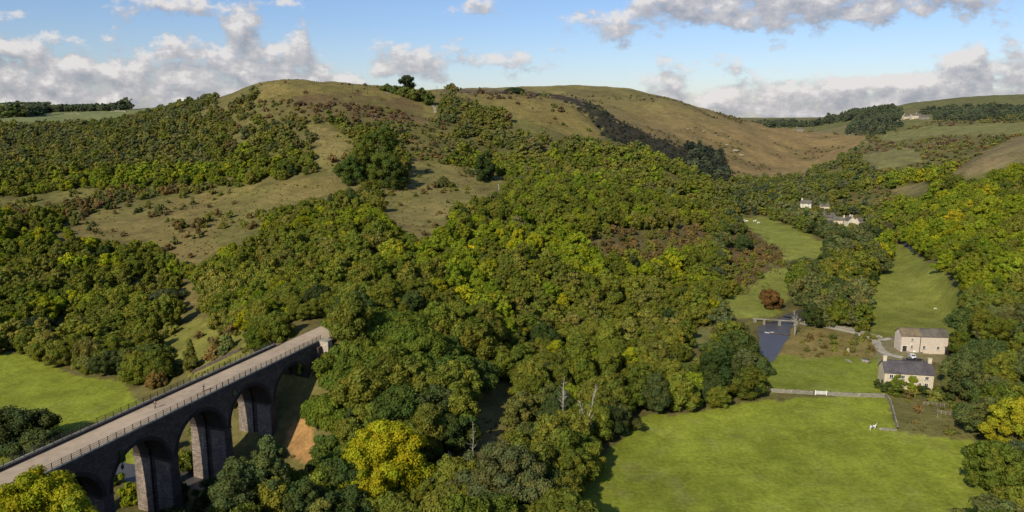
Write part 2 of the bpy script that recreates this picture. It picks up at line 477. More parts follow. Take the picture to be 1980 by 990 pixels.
class MB:
    """collects boxes, prisms and tubes into one mesh"""

    def __init__(s): s.v = []; s.f = []; s.mi = []

    def add(s, vs, fs, mi=0):
        b = len(s.v); s.v += [tuple(p) for p in vs]
        s.f += [tuple(i + b for i in f) for f in fs]; s.mi += [mi] * len(fs)
        return s

    def box(s, x0, x1, y0, y1, z0, z1, mi=0):
        return s.add([(x0, y0, z0), (x1, y0, z0), (x1, y1, z0), (x0, y1, z0), (x0, y0, z1), (x1, y0, z1), (x1, y1, z1), (x0, y1, z1)],
                     [(0, 3, 2, 1), (4, 5, 6, 7), (0, 1, 5, 4), (1, 2, 6, 5), (2, 3, 7, 6), (3, 0, 4, 7)], mi)

    def tube(s, pts, rad, n=6, mi=0, cap=True):
        pts = [Vector(p) for p in pts]
        if not hasattr(rad, '__len__'): rad = [rad] * len(pts)
        rings = []
        vs = []; fs = []
        for i, p in enumerate(pts):
            d = (pts[min(i + 1, len(pts) - 1)] - pts[max(i - 1, 0)]).normalized()
            a = d.cross(Vector((0, 0, 1)) if abs(d.z) < .9 else Vector((1, 0, 0))).normalized(); b = d.cross(a)
            for j in range(n):
                t = 2 * math.pi * j / n
                vs.append(p + (a * math.cos(t) + b * math.sin(t)) * rad[i])
        for i in range(len(pts) - 1):
            for j in range(n):
                fs.append((i * n + j, i * n + (j + 1) % n, (i + 1) * n + (j + 1) % n, (i + 1) * n + j))
        if cap:
            fs.append(tuple(range(n)))
            fs.append(tuple((len(pts) - 1) * n + j for j in range(n))[::-1])
        return s.add(vs, fs, mi)

    def prism(s, poly, axis, a, b, mi=0):
        """closed 2-D outline pushed from a to b along an axis"""
        mk = {'x': lambda t, p: (t, p[0], p[1]), 'y': lambda t, p: (p[0], t, p[1]), 'z': lambda t, p: (p[0], p[1], t)}[axis]
        n = len(poly)
        vs = [mk(a, p) for p in poly] + [mk(b, p) for p in poly]
        fs = [tuple(range(n))[::-1], tuple(range(n, 2 * n))] + [(i, (i + 1) % n, n + (i + 1) % n, n + i) for i in range(n)]
        return s.add(vs, fs, mi)

    def build(s, name, mats, parent=None, smooth=False, bevel=0, loc=None):
        me = bpy.data.meshes.new(name)
        me.from_pydata(s.v, [], s.f)
        bm = bmesh.new(); bm.from_mesh(me)
        bmesh.ops.recalc_face_normals(bm, faces=bm.faces)
        bm.to_mesh(me); bm.free()
        if not isinstance(mats, (list, tuple)): mats = [mats]
        for m in mats: me.materials.append(m)
        if len(mats) > 1: me.polygons.foreach_set('material_index', s.mi)
        if smooth: me.polygons.foreach_set('use_smooth', [True] * len(me.polygons))
        o = bpy.data.objects.new(name, me); COL.objects.link(o)
        if parent is not None: o.parent = parent
        if loc is not None: o.location = loc
        if bevel:
            b = o.modifiers.new('bevel', 'BEVEL'); b.width = bevel; b.segments = 2; b.limit_method = 'ANGLE'
        return o


#@@SKY@@
# ------------------------------------------------------------------ sky and sun
SUN_EL = math.radians(33)
sdir = Vector((-.51, -.86, 0)).normalized() * math.cos(SUN_EL) + Vector((0, 0, math.sin(SUN_EL)))   # towards the sun
sl = bpy.data.lights.new('sun', 'SUN'); sl.energy = 5.0; sl.angle = math.radians(.6); sl.color = (1, .91, .72)
so = bpy.data.objects.new('sun', sl); COL.objects.link(so)
so.rotation_euler = sdir.to_track_quat('Z', 'Y').to_euler()
so.location = (-300, -300, 400)

wd = bpy.data.worlds.new('World'); SC.world = wd; wd.use_nodes = True
wk = NT(wd.node_tree)
for n in list(wk.n): wk.n.remove(n)
wout = wk.new('ShaderNodeOutputWorld')
bg = wk.new('ShaderNodeBackground'); bg.inputs[1].default_value = .15
sky = wk.new('ShaderNodeTexSky', sky_type='NISHITA')
sky.sun_disc = False; sky.sun_elevation = SUN_EL; sky.sun_rotation = math.atan2(sdir.x, sdir.y)
sky.altitude = 250; sky.air_density = 1.0; sky.dust_density = .8; sky.ozone_density = 2.0

# cloud density as a function of direction (tangent of bearing, tangent of height)
CLOUDS = [  # bearing px, row, half width, half height, weight
    (1450, 12, 150, 34, 1.1), (1620, 5, 190, 26, 1.1), (1800, -12, 160, 20, .8), (1380, -10, 90, 30, .9),
    (1175, 62, 62, 20, .85), (1260, 22, 40, 12, .45), (1105, 30, 40, 14, .45), (912, 16, 46, 20, .85),
    (300, 5, 90, 16, .7), (400, 22, 120, 20, .6), (470, 48, 34, 16, .5), (540, 2, 40, 8, .7), (465, 82, 26, 22, .7), (575, 85, 22, 22, .5),
    (30, 32, 30, 8, .4), (100, 80, 50, 16, .5), (215, 75, 60, 10, .3), (10, 110, 45, 32, .9), (60, 140, 90, 30, 1.0), (30, 185, 110, 28, 1.0), (170, 165, 110, 30, 1.0), (250, 180, 110, 24, .9),
    (330, 135, 50, 36, .95), (400, 150, 90, 40, 1.0), (470, 120, 60, 36, .8), (520, 150, 80, 36, .9), (570, 100, 28, 26, .6), (350, 185, 150, 24, .9), (620, 148, 45, 26, .9), (660, 165, 20, 12, .5),
    (780, 115, 42, 26, .75), (850, 120, 50, 24, .7), (740, 135, 40, 18, .6), (955, 118, 30, 14, .6), (1015, 125, 40, 28, .7), (1125, 132, 30, 12, .35), (1225, 140, 30, 10, .3),
    (1290, 158, 34, 30, .9), (1270, 172, 30, 14, .6), (1430, 190, 50, 28, .95), (1390, 195, 60, 16, .6), (1400, 118, 60, 12, .35), (1440, 145, 30, 8, .45), (1560, 135, 40, 7, .4), (1625, 152, 40, 9, .45),
    (1860, 110, 35, 22, .6), (1900, 100, 12, 14, .4), (1600, 188, 100, 22, .8), (1720, 165, 70, 20, .7), (1830, 165, 90, 32, .9), (1940, 145, 60, 38, 1.0), (1900, 185, 160, 24, .9), (1500, 215, 200, 16, .8), (1700, 205, 160, 20, .8),
    (2150, 120, 120, 60, 1), (2400, 60, 150, 50, .9), (-200, 120, 140, 50, 1), (-400, 60, 160, 40, .9),
]
grp = bpy.data.node_groups.new('cloud_density', 'ShaderNodeTree')
grp.interface.new_socket('vec', in_out='INPUT', socket_type='NodeSocketVector')
grp.interface.new_socket('mask', in_out='OUTPUT', socket_type='NodeSocketFloat')
g = NT(grp)
gi = g.new('NodeGroupInput'); go = g.new('NodeGroupOutput')
wv = g.new('ShaderNodeTexNoise'); wv.inputs['Scale'].default_value = 14; wv.inputs['Detail'].default_value = 4; g.l.new(gi.outputs[0], wv.inputs['Vector'])
wa = g.vmath('MULTIPLY', g.vmath('SUBTRACT', wv.outputs['Color'], (.5, .5, .5)), (.055, .035, 0))
vec = g.vmath('ADD', gi.outputs[0], wa)
tot = None
for (cx, cy, rx, ry, w) in CLOUDS:
    ax, az = ray(cx, cy)
    d = g.vmath('MULTIPLY', g.vmath('SUBTRACT', vec, (float(ax), float(az), 0)), (F / rx / 1.25, F / ry / 1.25, 0))
    dd = g.new('ShaderNodeVectorMath', operation='DOT_PRODUCT'); g.l.new(d, dd.inputs[0]); g.l.new(d, dd.inputs[1])
    e = g.math('MULTIPLY', g.math('POWER', 2.718, g.math('MULTIPLY', dd.outputs['Value'], -1)), w)
    tot = e if tot is None else g.math('ADD', tot, e)
fine = g.noise(g.vmath('MULTIPLY', gi.outputs[0], (1, 1.5, 1)), 24, 9, .62)
mask = g.math('ADD', g.math('MINIMUM', tot, 1.0), g.math('MULTIPLY', g.math('SUBTRACT', fine, .5), 2.9))
g.l.new(mask, go.inputs[0])

geo = wk.new('ShaderNodeTexCoord').outputs['Generated']
sx = wk.new('ShaderNodeSeparateXYZ'); wk.l.new(geo, sx.inputs[0])
yy = wk.math('MAXIMUM', wk.math('ABSOLUTE', sx.outputs[1]), .05)
cv = wk.new('ShaderNodeCombineXYZ'); wk.l.new(wk.math('DIVIDE', sx.outputs[0], yy), cv.inputs[0]); wk.l.new(wk.math('DIVIDE', sx.outputs[2], yy), cv.inputs[1])
g1 = wk.new('ShaderNodeGroup', node_tree=grp); wk.l.new(cv.outputs[0], g1.inputs[0])
g2 = wk.new('ShaderNodeGroup', node_tree=grp); wk.l.new(wk.vmath('ADD', cv.outputs[0], (-.006, .016, 0)), g2.inputs[0])
dens = wk.rng(g1.outputs[0], .33, .95, 0, 1, True)
lit = wk.math('SUBTRACT', g1.outputs[0], g2.outputs[0])
cc = wk.ramp(wk.rng(lit, -.5, .6, 0, 1), [(0, (2.2, 2.35, 2.7)), (.4, (3.1, 3.1, 3.35)), (.66, (3.8, 3.7, 3.8)), (1, (5.2, 5.0, 4.9))])
hz = wk.rng(sx.outputs[2], 0, .12, .0, 1)
skyc = wk.mix(1, sky.outputs[0], wk.mix(hz, (.75, .72, .79), (.64, .70, .85)), 'MULTIPLY')
allc = wk.mix(wk.math('MULTIPLY', dens, .93), skyc, cc)
wk.l.new(allc, bg.inputs[0]); wk.l.new(bg.outputs[0], wout.inputs[0])
wd.cycles.sampling_method = 'MANUAL'; wd.cycles.sample_map_resolution = 256
# ------------------------------------------------------------------ foliage


def leaf_mat(name, dry=0.0):
    m, k, out = new_mat(name)
    base = k.new('ShaderNodeAttribute', attribute_name='leaf_colour', attribute_type='INSTANCER').outputs['Color']
    var = k.new('ShaderNodeAttribute', attribute_name='shade').outputs['Color']
    sp = k.new('ShaderNodeSeparateColor'); k.l.new(var, sp.inputs[0])
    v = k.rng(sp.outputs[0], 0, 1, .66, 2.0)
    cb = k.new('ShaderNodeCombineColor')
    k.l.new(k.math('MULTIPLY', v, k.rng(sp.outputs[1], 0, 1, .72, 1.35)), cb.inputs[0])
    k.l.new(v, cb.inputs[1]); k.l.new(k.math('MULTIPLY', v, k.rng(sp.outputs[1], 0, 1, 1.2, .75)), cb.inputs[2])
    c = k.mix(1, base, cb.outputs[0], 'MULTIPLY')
    d = k.new('ShaderNodeBsdfDiffuse'); k.l.new(c, d.inputs[0])
    t = k.new('ShaderNodeBsdfTranslucent'); k.l.new(k.mix(1, c, (1.25, 1.35, .5), 'MULTIPLY'), t.inputs[0])
    mx = k.new('ShaderNodeMixShader'); mx.inputs[0].default_value = .3
    k.l.new(d.outputs[0], mx.inputs[1]); k.l.new(t.outputs[0], mx.inputs[2])
    k.l.new(mx.outputs[0], out.inputs['Surface'])
    return m


M_LEAF = leaf_mat('foliage_leaves')
M_BARK = simple_mat('bark', (.11, .09, .065), .95, .4, 2.0)
M_BARE = simple_mat('pale_bark', (.36, .33, .27), .9, .35, 2.5)


def icosphere():
    bm = bmesh.new(); bmesh.ops.create_icosphere(bm, subdivisions=1, radius=1)
    v = np.array([p.co for p in bm.verts]); f = np.array([[q.index for q in t.verts] for t in bm.faces]); bm.free()
    return v, f


ICO_V, ICO_F = icosphere()


def crown_mesh(name, h, r, base, lobes, per, leaf, seed, shape='dome', core=True, jit=.42, lob=(.24, .4), squash=.8, gaps=0.0):
    """crown: lobes spread over an envelope, each covered with many small leaf clumps; h total height, r radius, base = bottom of crown"""
    R = np.random.default_rng(seed)
    ch = h - base
    # envelope points
    cen = []; rad = []
    tries = 0
    while len(cen) < lobes and tries < 4000:
        tries += 1
        t = R.uniform(0, 1) ** .8                    # 0 bottom 1 top
        if shape == 'dome': prof = math.sqrt(max(0, 1 - (max(0, t - .28) / .74) ** 2)) * (.72 + .28 * min(1, t / .28))
        elif shape == 'cone': prof = (1 - t) ** .8 * .95 + .08
        elif shape == 'tall': prof = math.sin(math.pi * min(1, (t * .92 + .1))) ** .6
        elif shape == 'spread': prof = math.sqrt(max(0, 1 - (max(0, t - .45) / .57) ** 2)) * (.6 + .4 * min(1, t / .45))
        else: prof = math.sqrt(max(0, 1 - ((t - .45) / .56) ** 2))
        a = R.uniform(0, 2 * math.pi)
        lr = r * R.uniform(*lob) * (1 - .25 * t)
        env = max(0, r * prof * (1 + .26 * math.sin(a * 2 + seed) + .15 * math.sin(a * 5 + seed * 2) + .12 * math.sin(t * 9 + a * 3)) - lr * .75)
        q = R.uniform(.0, 1) ** .35
        p = np.array([math.cos(a) * env * q, math.sin(a) * env * q, base + t * (ch - lr * .8)])
        if any(np.linalg.norm((p - c) / (1, 1, .8)) < .52 * (lr + s_) for c, s_ in zip(cen, rad)): continue
        cen.append(p); rad.append(lr)
    cen = np.array(cen); rad = np.array(rad); L = len(cen)
    per_l = np.maximum(6, (per * (rad / rad.mean()) ** 2)).astype(int)
    idx = np.repeat(np.arange(L), per_l); N = len(idx)
    n = R.normal(size=(N, 3)); n[:, 2] += .25; n /= np.linalg.norm(n, axis=1)[:, None]
    rr = rad[idx] * R.uniform(.78, 1.12, N)
    pos = cen[idx] + n * rr[:, None] * np.array([1, 1, squash])
    # drop what lies deep inside other lobes
    dmin = np.full(N, 9.0)
    for i in range(L):
        dd = np.linalg.norm((pos - cen[i]) / np.array([1, 1, squash]), axis=1) / rad[i]
        dd[idx == i] = 9
        dmin = np.minimum(dmin, dd)
    keep = (dmin > .72) & (pos[:, 2] > base * .75)
    pos, n, idx = pos[keep], n[keep], idx[keep]; N = len(pos)
    nn = n + R.normal(size=(N, 3)) * jit; nn[:, 2] += .15; nn /= np.linalg.norm(nn, axis=1)[:, None]
    tn = np.cross(nn, R.normal(size=(N, 3))); tn /= np.linalg.norm(tn, axis=1)[:, None]
    bt = np.cross(nn, tn)
    s = leaf * R.uniform(.6, 1.35, N)[:, None]
    w = R.uniform(.4, .8, N)[:, None]
    q = np.stack([pos - tn * s, pos - bt * s * w + tn * s * R.uniform(-.4, .4, (N, 1)), pos + tn * s, pos + bt * s * w + tn * s * R.uniform(-.4, .4, (N, 1))], 1)
    q[:, 1] += nn * s * R.uniform(-.25, .1, (N, 1)); q[:, 3] += nn * s * R.uniform(-.25, .1, (N, 1))
    V = q.reshape(-1, 3)
    Fc = np.arange(4 * N).reshape(N, 4)
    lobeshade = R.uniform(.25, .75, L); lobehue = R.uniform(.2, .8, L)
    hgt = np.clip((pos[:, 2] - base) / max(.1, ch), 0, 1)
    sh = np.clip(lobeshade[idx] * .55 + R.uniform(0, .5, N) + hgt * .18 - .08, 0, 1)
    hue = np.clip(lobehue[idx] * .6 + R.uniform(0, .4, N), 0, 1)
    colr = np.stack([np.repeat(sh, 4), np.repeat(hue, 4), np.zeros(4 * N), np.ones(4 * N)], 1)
    loops = [Fc]; 
    Vs = [V]; Cs = [colr]; off = 4 * N
    tris = []
    if core:
        for i in range(L):
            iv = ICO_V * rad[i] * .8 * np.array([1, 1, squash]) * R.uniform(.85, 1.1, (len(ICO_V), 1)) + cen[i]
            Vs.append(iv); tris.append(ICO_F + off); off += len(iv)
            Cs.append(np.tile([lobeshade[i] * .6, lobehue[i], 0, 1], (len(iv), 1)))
    V = np.concatenate(Vs); C_ = np.concatenate(Cs)
    me = bpy.data.meshes.new(name)
    lp = [Fc.ravel()]; st = [np.arange(0, 4 * N, 4)]
    if tris:
        T = np.concatenate(tris); lp.append(T.ravel()); st.append(4 * N + np.arange(0, T.size, 3))
    lp = np.concatenate(lp).astype(np.int32); st = np.concatenate(st).astype(np.int32)
    me.vertices.add(len(V)); me.vertices.foreach_set('co', V.astype(np.float32).ravel())
    me.loops.add(len(lp)); me.loops.foreach_set('vertex_index', lp)
    me.polygons.add(len(st)); me.polygons.foreach_set('loop_start', st)
    me.update(calc_edges=True)
    ca = me.attributes.new('shade', 'FLOAT_COLOR', 'POINT'); ca.data.foreach_set('color', C_.astype(np.float32).ravel())
    me.materials.append(M_LEAF)
    return me, cen, rad


def trunk_mesh(name, h, r, base, cen, seed, thick=None, limbs=7, mat=None):
    R = random.Random(seed)
    mb = MB(); tr = thick or max(.08, h * .028)
    lean = (R.uniform(-.04, .04) * h, R.uniform(-.04, .04) * h)
    top = base + (h - base) * .55
    path = [(0, 0, -.6), (lean[0] * .2, lean[1] * .2, base * .5), (lean[0] * .5, lean[1] * .5, base), (lean[0], lean[1], top)]
    mb.tube(path, [tr * 1.5, tr, tr * .85, tr * .3], 7)
    order = list(range(len(cen))); R.shuffle(order)
    for i in order[:limbs]:
        c = cen[i]; z0 = base * .7 + (top - base) * R.uniform(0, .7)
        t = min(1, z0 / top)
        p0 = Vector((lean[0] * t, lean[1] * t, z0)); p2 = Vector(c)
        mid = p0.lerp(p2, .5) + Vector((0, 0, .08 * h))
        mb.tube([p0, mid, p2], [tr * .45, tr * .3, tr * .1], 5)
    o = bpy.data.meshes.new(name)
    o.from_pydata(mb.v, [], mb.f); o.materials.append(mat or M_BARK)
    o.polygons.foreach_set('use_smooth', [True] * len(o.polygons))
    return o


PROTO = {}


def proto(key, n, **kw):
    L = []
    for i in range(n):
        kk = dict(kw); shp = kk.pop('shapes'); kk['shape'] = shp[i % len(shp)]
        me, cen, rad = crown_mesh('crown', seed=100 * len(PROTO) + i, **kk)
        L.append((me, trunk_mesh('trunk', kw['h'], kw['r'], kw['base'], cen, i, limbs=min(7, len(cen))), kw['h'], kw['r']))
    PROTO[key] = L


proto('near', 5, h=11, r=5.2, base=1.6, lobes=48, per=230, leaf=.28, shapes=['dome', 'round', 'spread', 'dome', 'tall'])
proto('mid', 6, h=9, r=4.3, base=1.0, lobes=32, per=85, leaf=.37, shapes=['dome', 'round', 'spread', 'tall', 'dome', 'round'])
proto('far', 6, h=9, r=4.6, base=.4, lobes=15, per=30, leaf=.75, shapes=['dome', 'round', 'dome', 'spread', 'dome', 'tall'])
proto('bush', 5, h=3.2, r=1.9, base=.0, lobes=14, per=45, leaf=.28, shapes=['dome', 'cone', 'round', 'dome', 'spread'], lob=(.3, .5))
proto('farbush', 3, h=3.2, r=2.2, base=.0, lobes=7, per=18, leaf=.55, shapes=['dome', 'round', 'dome'], lob=(.35, .5))

PAL = {
    'green': (0.102, 0.116, 0.018), 'yellow': (0.180, 0.195, 0.012), 'lime': (0.130, 0.160, 0.014), 'dark': (0.045, 0.063, 0.019), 'grey': (0.096, 0.106, 0.036),
    'brown': (0.128, 0.096, 0.036), 'olive': (0.125, 0.128, 0.028), 'blue': (0.062, 0.079, 0.036), 'rust': (0.194, 0.094, 0.023), 'orange': (0.515, 0.286, 0.012), 'black': (0.025, 0.031, 0.018), 'pale': (0.194, 0.198, 0.081), 'heath': (0.109, 0.072, 0.040),
}


def shade_col(c, r, amt=.18):
    s = 1 + r.uniform(-amt, amt); hsh = r.uniform(-amt, amt) * .6
    return (c[0] * s * (1 + hsh), c[1] * s, c[2] * s * (1 - hsh))


def plant(name, loc, key, var, s, rz, colr, label, cat, group=None, trunk=True, sz=1.0):
    me, tm, h, r = PROTO[key][var % len(PROTO[key])]
    root = empty(name, loc, rz, label, cat, group); root.scale = (s * (1.6 - .6 * sz), s * (.7 + .3 * sz), s * sz)
    c = bpy.data.objects.new('crown', me); COL.objects.link(c); c.parent = root; c['leaf_colour'] = colr
    if trunk:
        t = bpy.data.objects.new('trunk', tm); COL.objects.link(t); t.parent = root
    return root


def hero(name, tx, ty, D, r, pal, label, lobes=60, per=170, leaf=.42, shape='dome', cat='tree', base=.18, seed=0, bark=None, thick=None, amt=.05, lob=(.2, .34), zoff=0, core=True, limbs=9, minh=0, group=None):
    """a tree with its own crown: the top of the crown is seen at (tx, ty), it stands D metres off"""
    x, y, zt = pt(tx, ty, D)
    zg = float(ground(x, y)) + zoff
    h = max(zt - zg, 3.0, minh); r *= 1.16; per = int(per * 1.55); leaf *= .78
    me, cen, rad = crown_mesh('crown', h, r, h * base, lobes, per, leaf, seed + 1000, shape, lob=lob, core=core)
    root = empty(name, (x, y, zg), 0, label, cat, group)
    c = bpy.data.objects.new('crown', me); COL.objects.link(c); c.parent = root
    pc = PAL[pal] if isinstance(pal, str) else tuple(q * 1.3 for q in pal)
    c['leaf_colour'] = shade_col(pc, random.Random(seed), amt)
    t = bpy.data.objects.new('trunk', trunk_mesh('trunk', h, r, h * base, cen, seed, limbs=limbs, mat=bark, thick=thick)); COL.objects.link(t); t.parent = root
    HEROES.append((x, y, r * .72))
    return root


HEROES = []; HOLD = {}
#@@HEROES@@
hero('sycamore_tree', 60, 900, 113, 8.2, 'yellow', 'yellow-green tree filling the bottom left corner in front of the viaduct', 80, 260, .33, 'round', seed=1)
hero('ash_tree', 148, 950, 108, 4.6, 'lime', 'small lime green tree leaning over the first dark viaduct arch', 40, 150, .3, 'spread', seed=2)
hero('alder_tree', 517, 838, 150, 4.6, (.062, .080, .026), 'grey-green pointed tree rising in front of the middle piers', 60, 170, .33, 'tall', seed=3)
hero('alder_tree', 455, 885, 146, 6.0, (.058, .076, .026), 'grey-green rounded tree hiding the foot of the third pier', 60, 190, .34, 'round', seed=4)
hero('alder_tree', 590, 935, 140, 5.0, 'dark', 'dark low tree between the grey-green tree and the yellow tree', 40, 130, .36, 'dome', seed=5)
hero('maple_tree', 738, 812, 158, 8.0, (.165, .165, .009), 'bright yellow maple tree below the great dark sycamores', 85, 230, .36, 'dome', seed=6, base=.1)
hero('maple_tree', 700, 900, 150, 5.5, (.18, .175, .010), 'lower yellow-green half-shaded tree at the foot of the yellow maple', 45, 200, .34, 'dome', seed=7, base=.1)
hero('sycamore_tree', 738, 604, 222, 14.0, (.060, .082, .013), 'huge dark green sycamore standing against the far end of the viaduct', 95, 330, .5, 'dome', seed=8, base=.1, lob=(.16, .27))
hero('sycamore_tree', 690, 655, 205, 8.0, (.07, .09, .014), 'green sycamore pressed against the stone pier at the far end of the viaduct', 50, 240, .42, 'dome', seed=25, base=.05, zoff=-3)
hero('sycamore_tree', 676, 716, 198, 9.0, (.066, .088, .013), 'dark green sycamore hanging over the bank beside the last arch', 55, 260, .46, 'spread', seed=9, base=.1, lob=(.18, .3))
hero('sycamore_tree', 905, 690, 216, 9.0, (.048, .07, .016), 'dark green sycamore at the top of the rough grass bank', 55, 240, .46, 'dome', seed=23, base=.08)
hero('sycamore_tree', 780, 640, 205, 10.0, (.066, .09, .013), 'fresh green sycamore in the middle of the dark sycamore group', 65, 260, .46, 'dome', seed=24, base=.08, lob=(.18, .3))
hero('sycamore_tree', 630, 765, 186, 6.5, (.075, .10, .013), 'green sycamore hanging beside the orange bank under the last arch', 45, 220, .42, 'dome', seed=21, base=.05)
hero('sycamore_tree', 640, 845, 172, 6.0, (.05, .072, .014), 'dark sycamore between the orange bank and the yellow maple', 40, 200, .4, 'dome', seed=22, base=.05)
hero('sycamore_tree', 835, 655, 214, 12.0, (.05, .072, .014), 'deep green sycamore right of the huge one above the yellow maple', 80, 300, .48, 'dome', seed=10, base=.12, lob=(.16, .27))
hero('sycamore_tree', 770, 745, 186, 9.0, (.045, .066, .014), 'dark sycamore just behind the top of the yellow maple', 60, 230, .44, 'dome', seed=11, base=.1)
hero('oak_tree', 868, 800, 182, 6.5, (.036, .052, .013), 'small blackish oak right of the yellow maple', 40, 160, .42, 'round', seed=12)
hero('oak_tree', 830, 905, 160, 6.0, (.062, .078, .022), 'grey-green oak in shade right of the yellow maple base', 45, 170, .36, 'spread', seed=13)
hero('willow_tree', 975, 856, 150, 9.6, (.066, .074, .028), 'broad rounded grey-green willow at the bottom edge of the picture', 75, 240, .36, 'dome', seed=14, base=.05, lob=(.16, .26))
hero('willow_tree', 1030, 915, 146, 6.6, (.072, .082, .028), 'lower grey-green willow touching the near field', 50, 190, .36, 'dome', seed=15, base=.05)
hero('maple_tree', 885, 968, 140, 2.6, (.3, .21, .04), 'little golden tree at the very bottom between the maple and the willow', 16, 90, .3, 'round', seed=16)
hero('willow_tree', 850, 1000, 132, 4.0, (.075, .085, .026), 'dull green willow at the bottom edge beside the golden tree', 26, 130, .34, 'dome', seed=18, base=.05)
hero('willow_tree', 620, 965, 132, 4.0, (.095, .1, .022), 'olive willow at the bottom edge left of the yellow maple', 26, 130, .34, 'dome', seed=19, base=.05)
# belt along the near field
for i, (tx, ty, D, r, c, shp, lb) in enumerate([
    (1010, 755, 200, 6.0, (.085, .088, .022), 'dome', 'olive tree on the rough bank left of the bare-stemmed birches'),
    (1065, 740, 205, 6.5, (.07, .08, .02), 'tall', 'dull green tree immediately left of the bare-stemmed birches'),
    (1040, 810, 178, 6.0, (.062, .072, .02), 'dome', 'dull green tree between the round willow and the birches'),
    (1185, 770, 200, 6.0, (.05, .06, .018), 'dome', 'dark tree right of the birches on the corner of the near field'),
    (1190, 725, 222, 6.5, (.12, .115, .02), 'dome', 'olive yellow tree behind the birches'),
    (1265, 655, 255, 8.0, (.085, .092, .02), 'dome', 'tall green tree above the middle of the belt beside the near field'),
    (1250, 715, 226, 6.5, (.10, .10, .018), 'round', 'rounded olive tree in the belt beside the near field'),
    (1320, 700, 232, 6.5, (.058, .078, .018), 'tall', 'deep green tree in the middle of the belt beside the near field'),
    (1375, 690, 238, 7.0, (.10, .098, .022), 'dome', 'brownish olive tree in the belt beside the near field'),
    (1440, 720, 232, 6.0, (.092, .092, .022), 'round', 'olive tree at the right end of the belt by the dry-stone wall'),
    (1430, 640, 262, 7.5, (.045, .062, .016), 'dome', 'dark tree on the left bank of the mill pool'),
    (1385, 660, 256, 6.5, (.055, .07, .018), 'dome', 'dark green tree second from the mill pool'),
    (1468, 690, 246, 5.0, (.05, .066, .018), 'dome', 'dark tree at the pool corner nearest the paddock'),
]):
    hero('belt_tree', tx, ty, D, r, c, lb, 42, 150, .42, shp, seed=30 + i, base=.06)
# right edge
for i, (tx, ty, D, r, c, shp, lb) in enumerate([
    (1900, 600, 262, 9.5, (.055, .078, .022), 'dome', 'big dark green tree right of the stone barn'),
    (1925, 660, 232, 9.5, (.052, .072, .022), 'spread', 'big dark green tree right of the farmhouse garden'),
    (1868, 690, 246, 6.0, (.05, .07, .022), 'dome', 'dark tree closest to the farmhouse gable'),
    (1905, 790, 208, 7.0, (.045, .066, .018), 'dome', 'dark tree casting shade on the rough garden'),
    (1965, 740, 208, 8.5, (.055, .075, .018), 'dome', 'dark green tree on the right edge above the yellow-topped one'),
    (1975, 770, 180, 6.0, (.15, .15, .012), 'dome', 'yellow-topped tree on the right edge beside the near field'),
    (1940, 880, 176, 6.5, (.052, .074, .016), 'tall', 'shaded green tree at the right edge of the near field'),
    (1975, 920, 158, 6.0, (.06, .082, .018), 'dome', 'green tree in the bottom right corner'),
    (1885, 555, 290, 8.0, (.075, .092, .02), 'dome', 'green tree on the meadow edge above the barn'),
    (1955, 560, 258, 8.0, (.085, .1, .018), 'dome', 'fresh green tree high on the right edge above the dark ones'),
]):
    hero('woodland_edge_tree', tx, ty, D, r, c, lb, 60, 190, .42, shp, seed=60 + i, base=.05)
# beyond the viaduct on the left
for i, (tx, ty, D, r, c, shp, lb) in enumerate([
    (66, 612, 288, 7.6, (.024, .033, .016), 'dome', 'nearly black round tree at the top of the left meadow'),
    (20, 605, 300, 6.5, (.05, .066, .018), 'dome', 'dark green tree left of the nearly black one'),
    (150, 615, 292, 6.5, (.07, .078, .022), 'dome', 'olive tree right of the nearly black one'),
    (190, 645, 278, 7.0, (.065, .078, .022), 'dome', 'green tree in the hedge at the top corner of the left meadow'),
    (225, 655, 262, 6.5, (.04, .056, .02), 'dome', 'dark green tree reaching down into the left meadow'),
    (285, 665, 250, 7.0, (.05, .066, .016), 'spread', 'dark green tree closest behind the viaduct railing'),
    (325, 700, 238, 5.0, (.042, .056, .018), 'dome', 'dark bushy tree touching the viaduct railing'),
    (300, 716, 230, 3.6, (.11, .08, .025), 'dome', 'brownish tree tucked against the viaduct railing'),
    (315, 560, 318, 8.5, (.045, .058, .026), 'dome', 'big grey-green round tree in the middle of the left slope'),
    (265, 592, 308, 6.0, (.065, .072, .026), 'dome', 'grey-green tree left of the big round one on the slope'),
    (22, 785, 186, 9.0, (.040, .052, .018), 'dome', 'dark tree mass at the left edge beside the viaduct'),
    (75, 830, 180, 5.0, (.05, .062, .02), 'dome', 'lower dark tree tucked behind the viaduct at the left edge'),
    (365, 655, 232, 2.6, (.08, .085, .02), 'cone', 'slim young tree on the green slope beyond the viaduct'),
    (425, 600, 262, 5.0, (.1, .1, .02), 'dome', 'olive tree at the upper corner of the green slope'),
    (470, 590, 255, 6.0, (.1, .11, .02), 'dome', 'light green tree above the far half of the viaduct'),
    (570, 592, 243, 7.5, (.13, .145, .012), 'spread', 'bright yellow-green tree hanging over the far end of the path'),
    (662, 562, 264, 8.0, (.09, .105, .014), 'dome', 'fresh green tree just above the stone end of the viaduct'),
    (525, 615, 236, 4.5, (.12, .13, .014), 'dome', 'lime green bushy tree by the left railing near the far end'),
]):
    hero('hillside_tree', tx, ty, D, r, c, lb, 50, 150, .42, shp, seed=90 + i, base=.05)
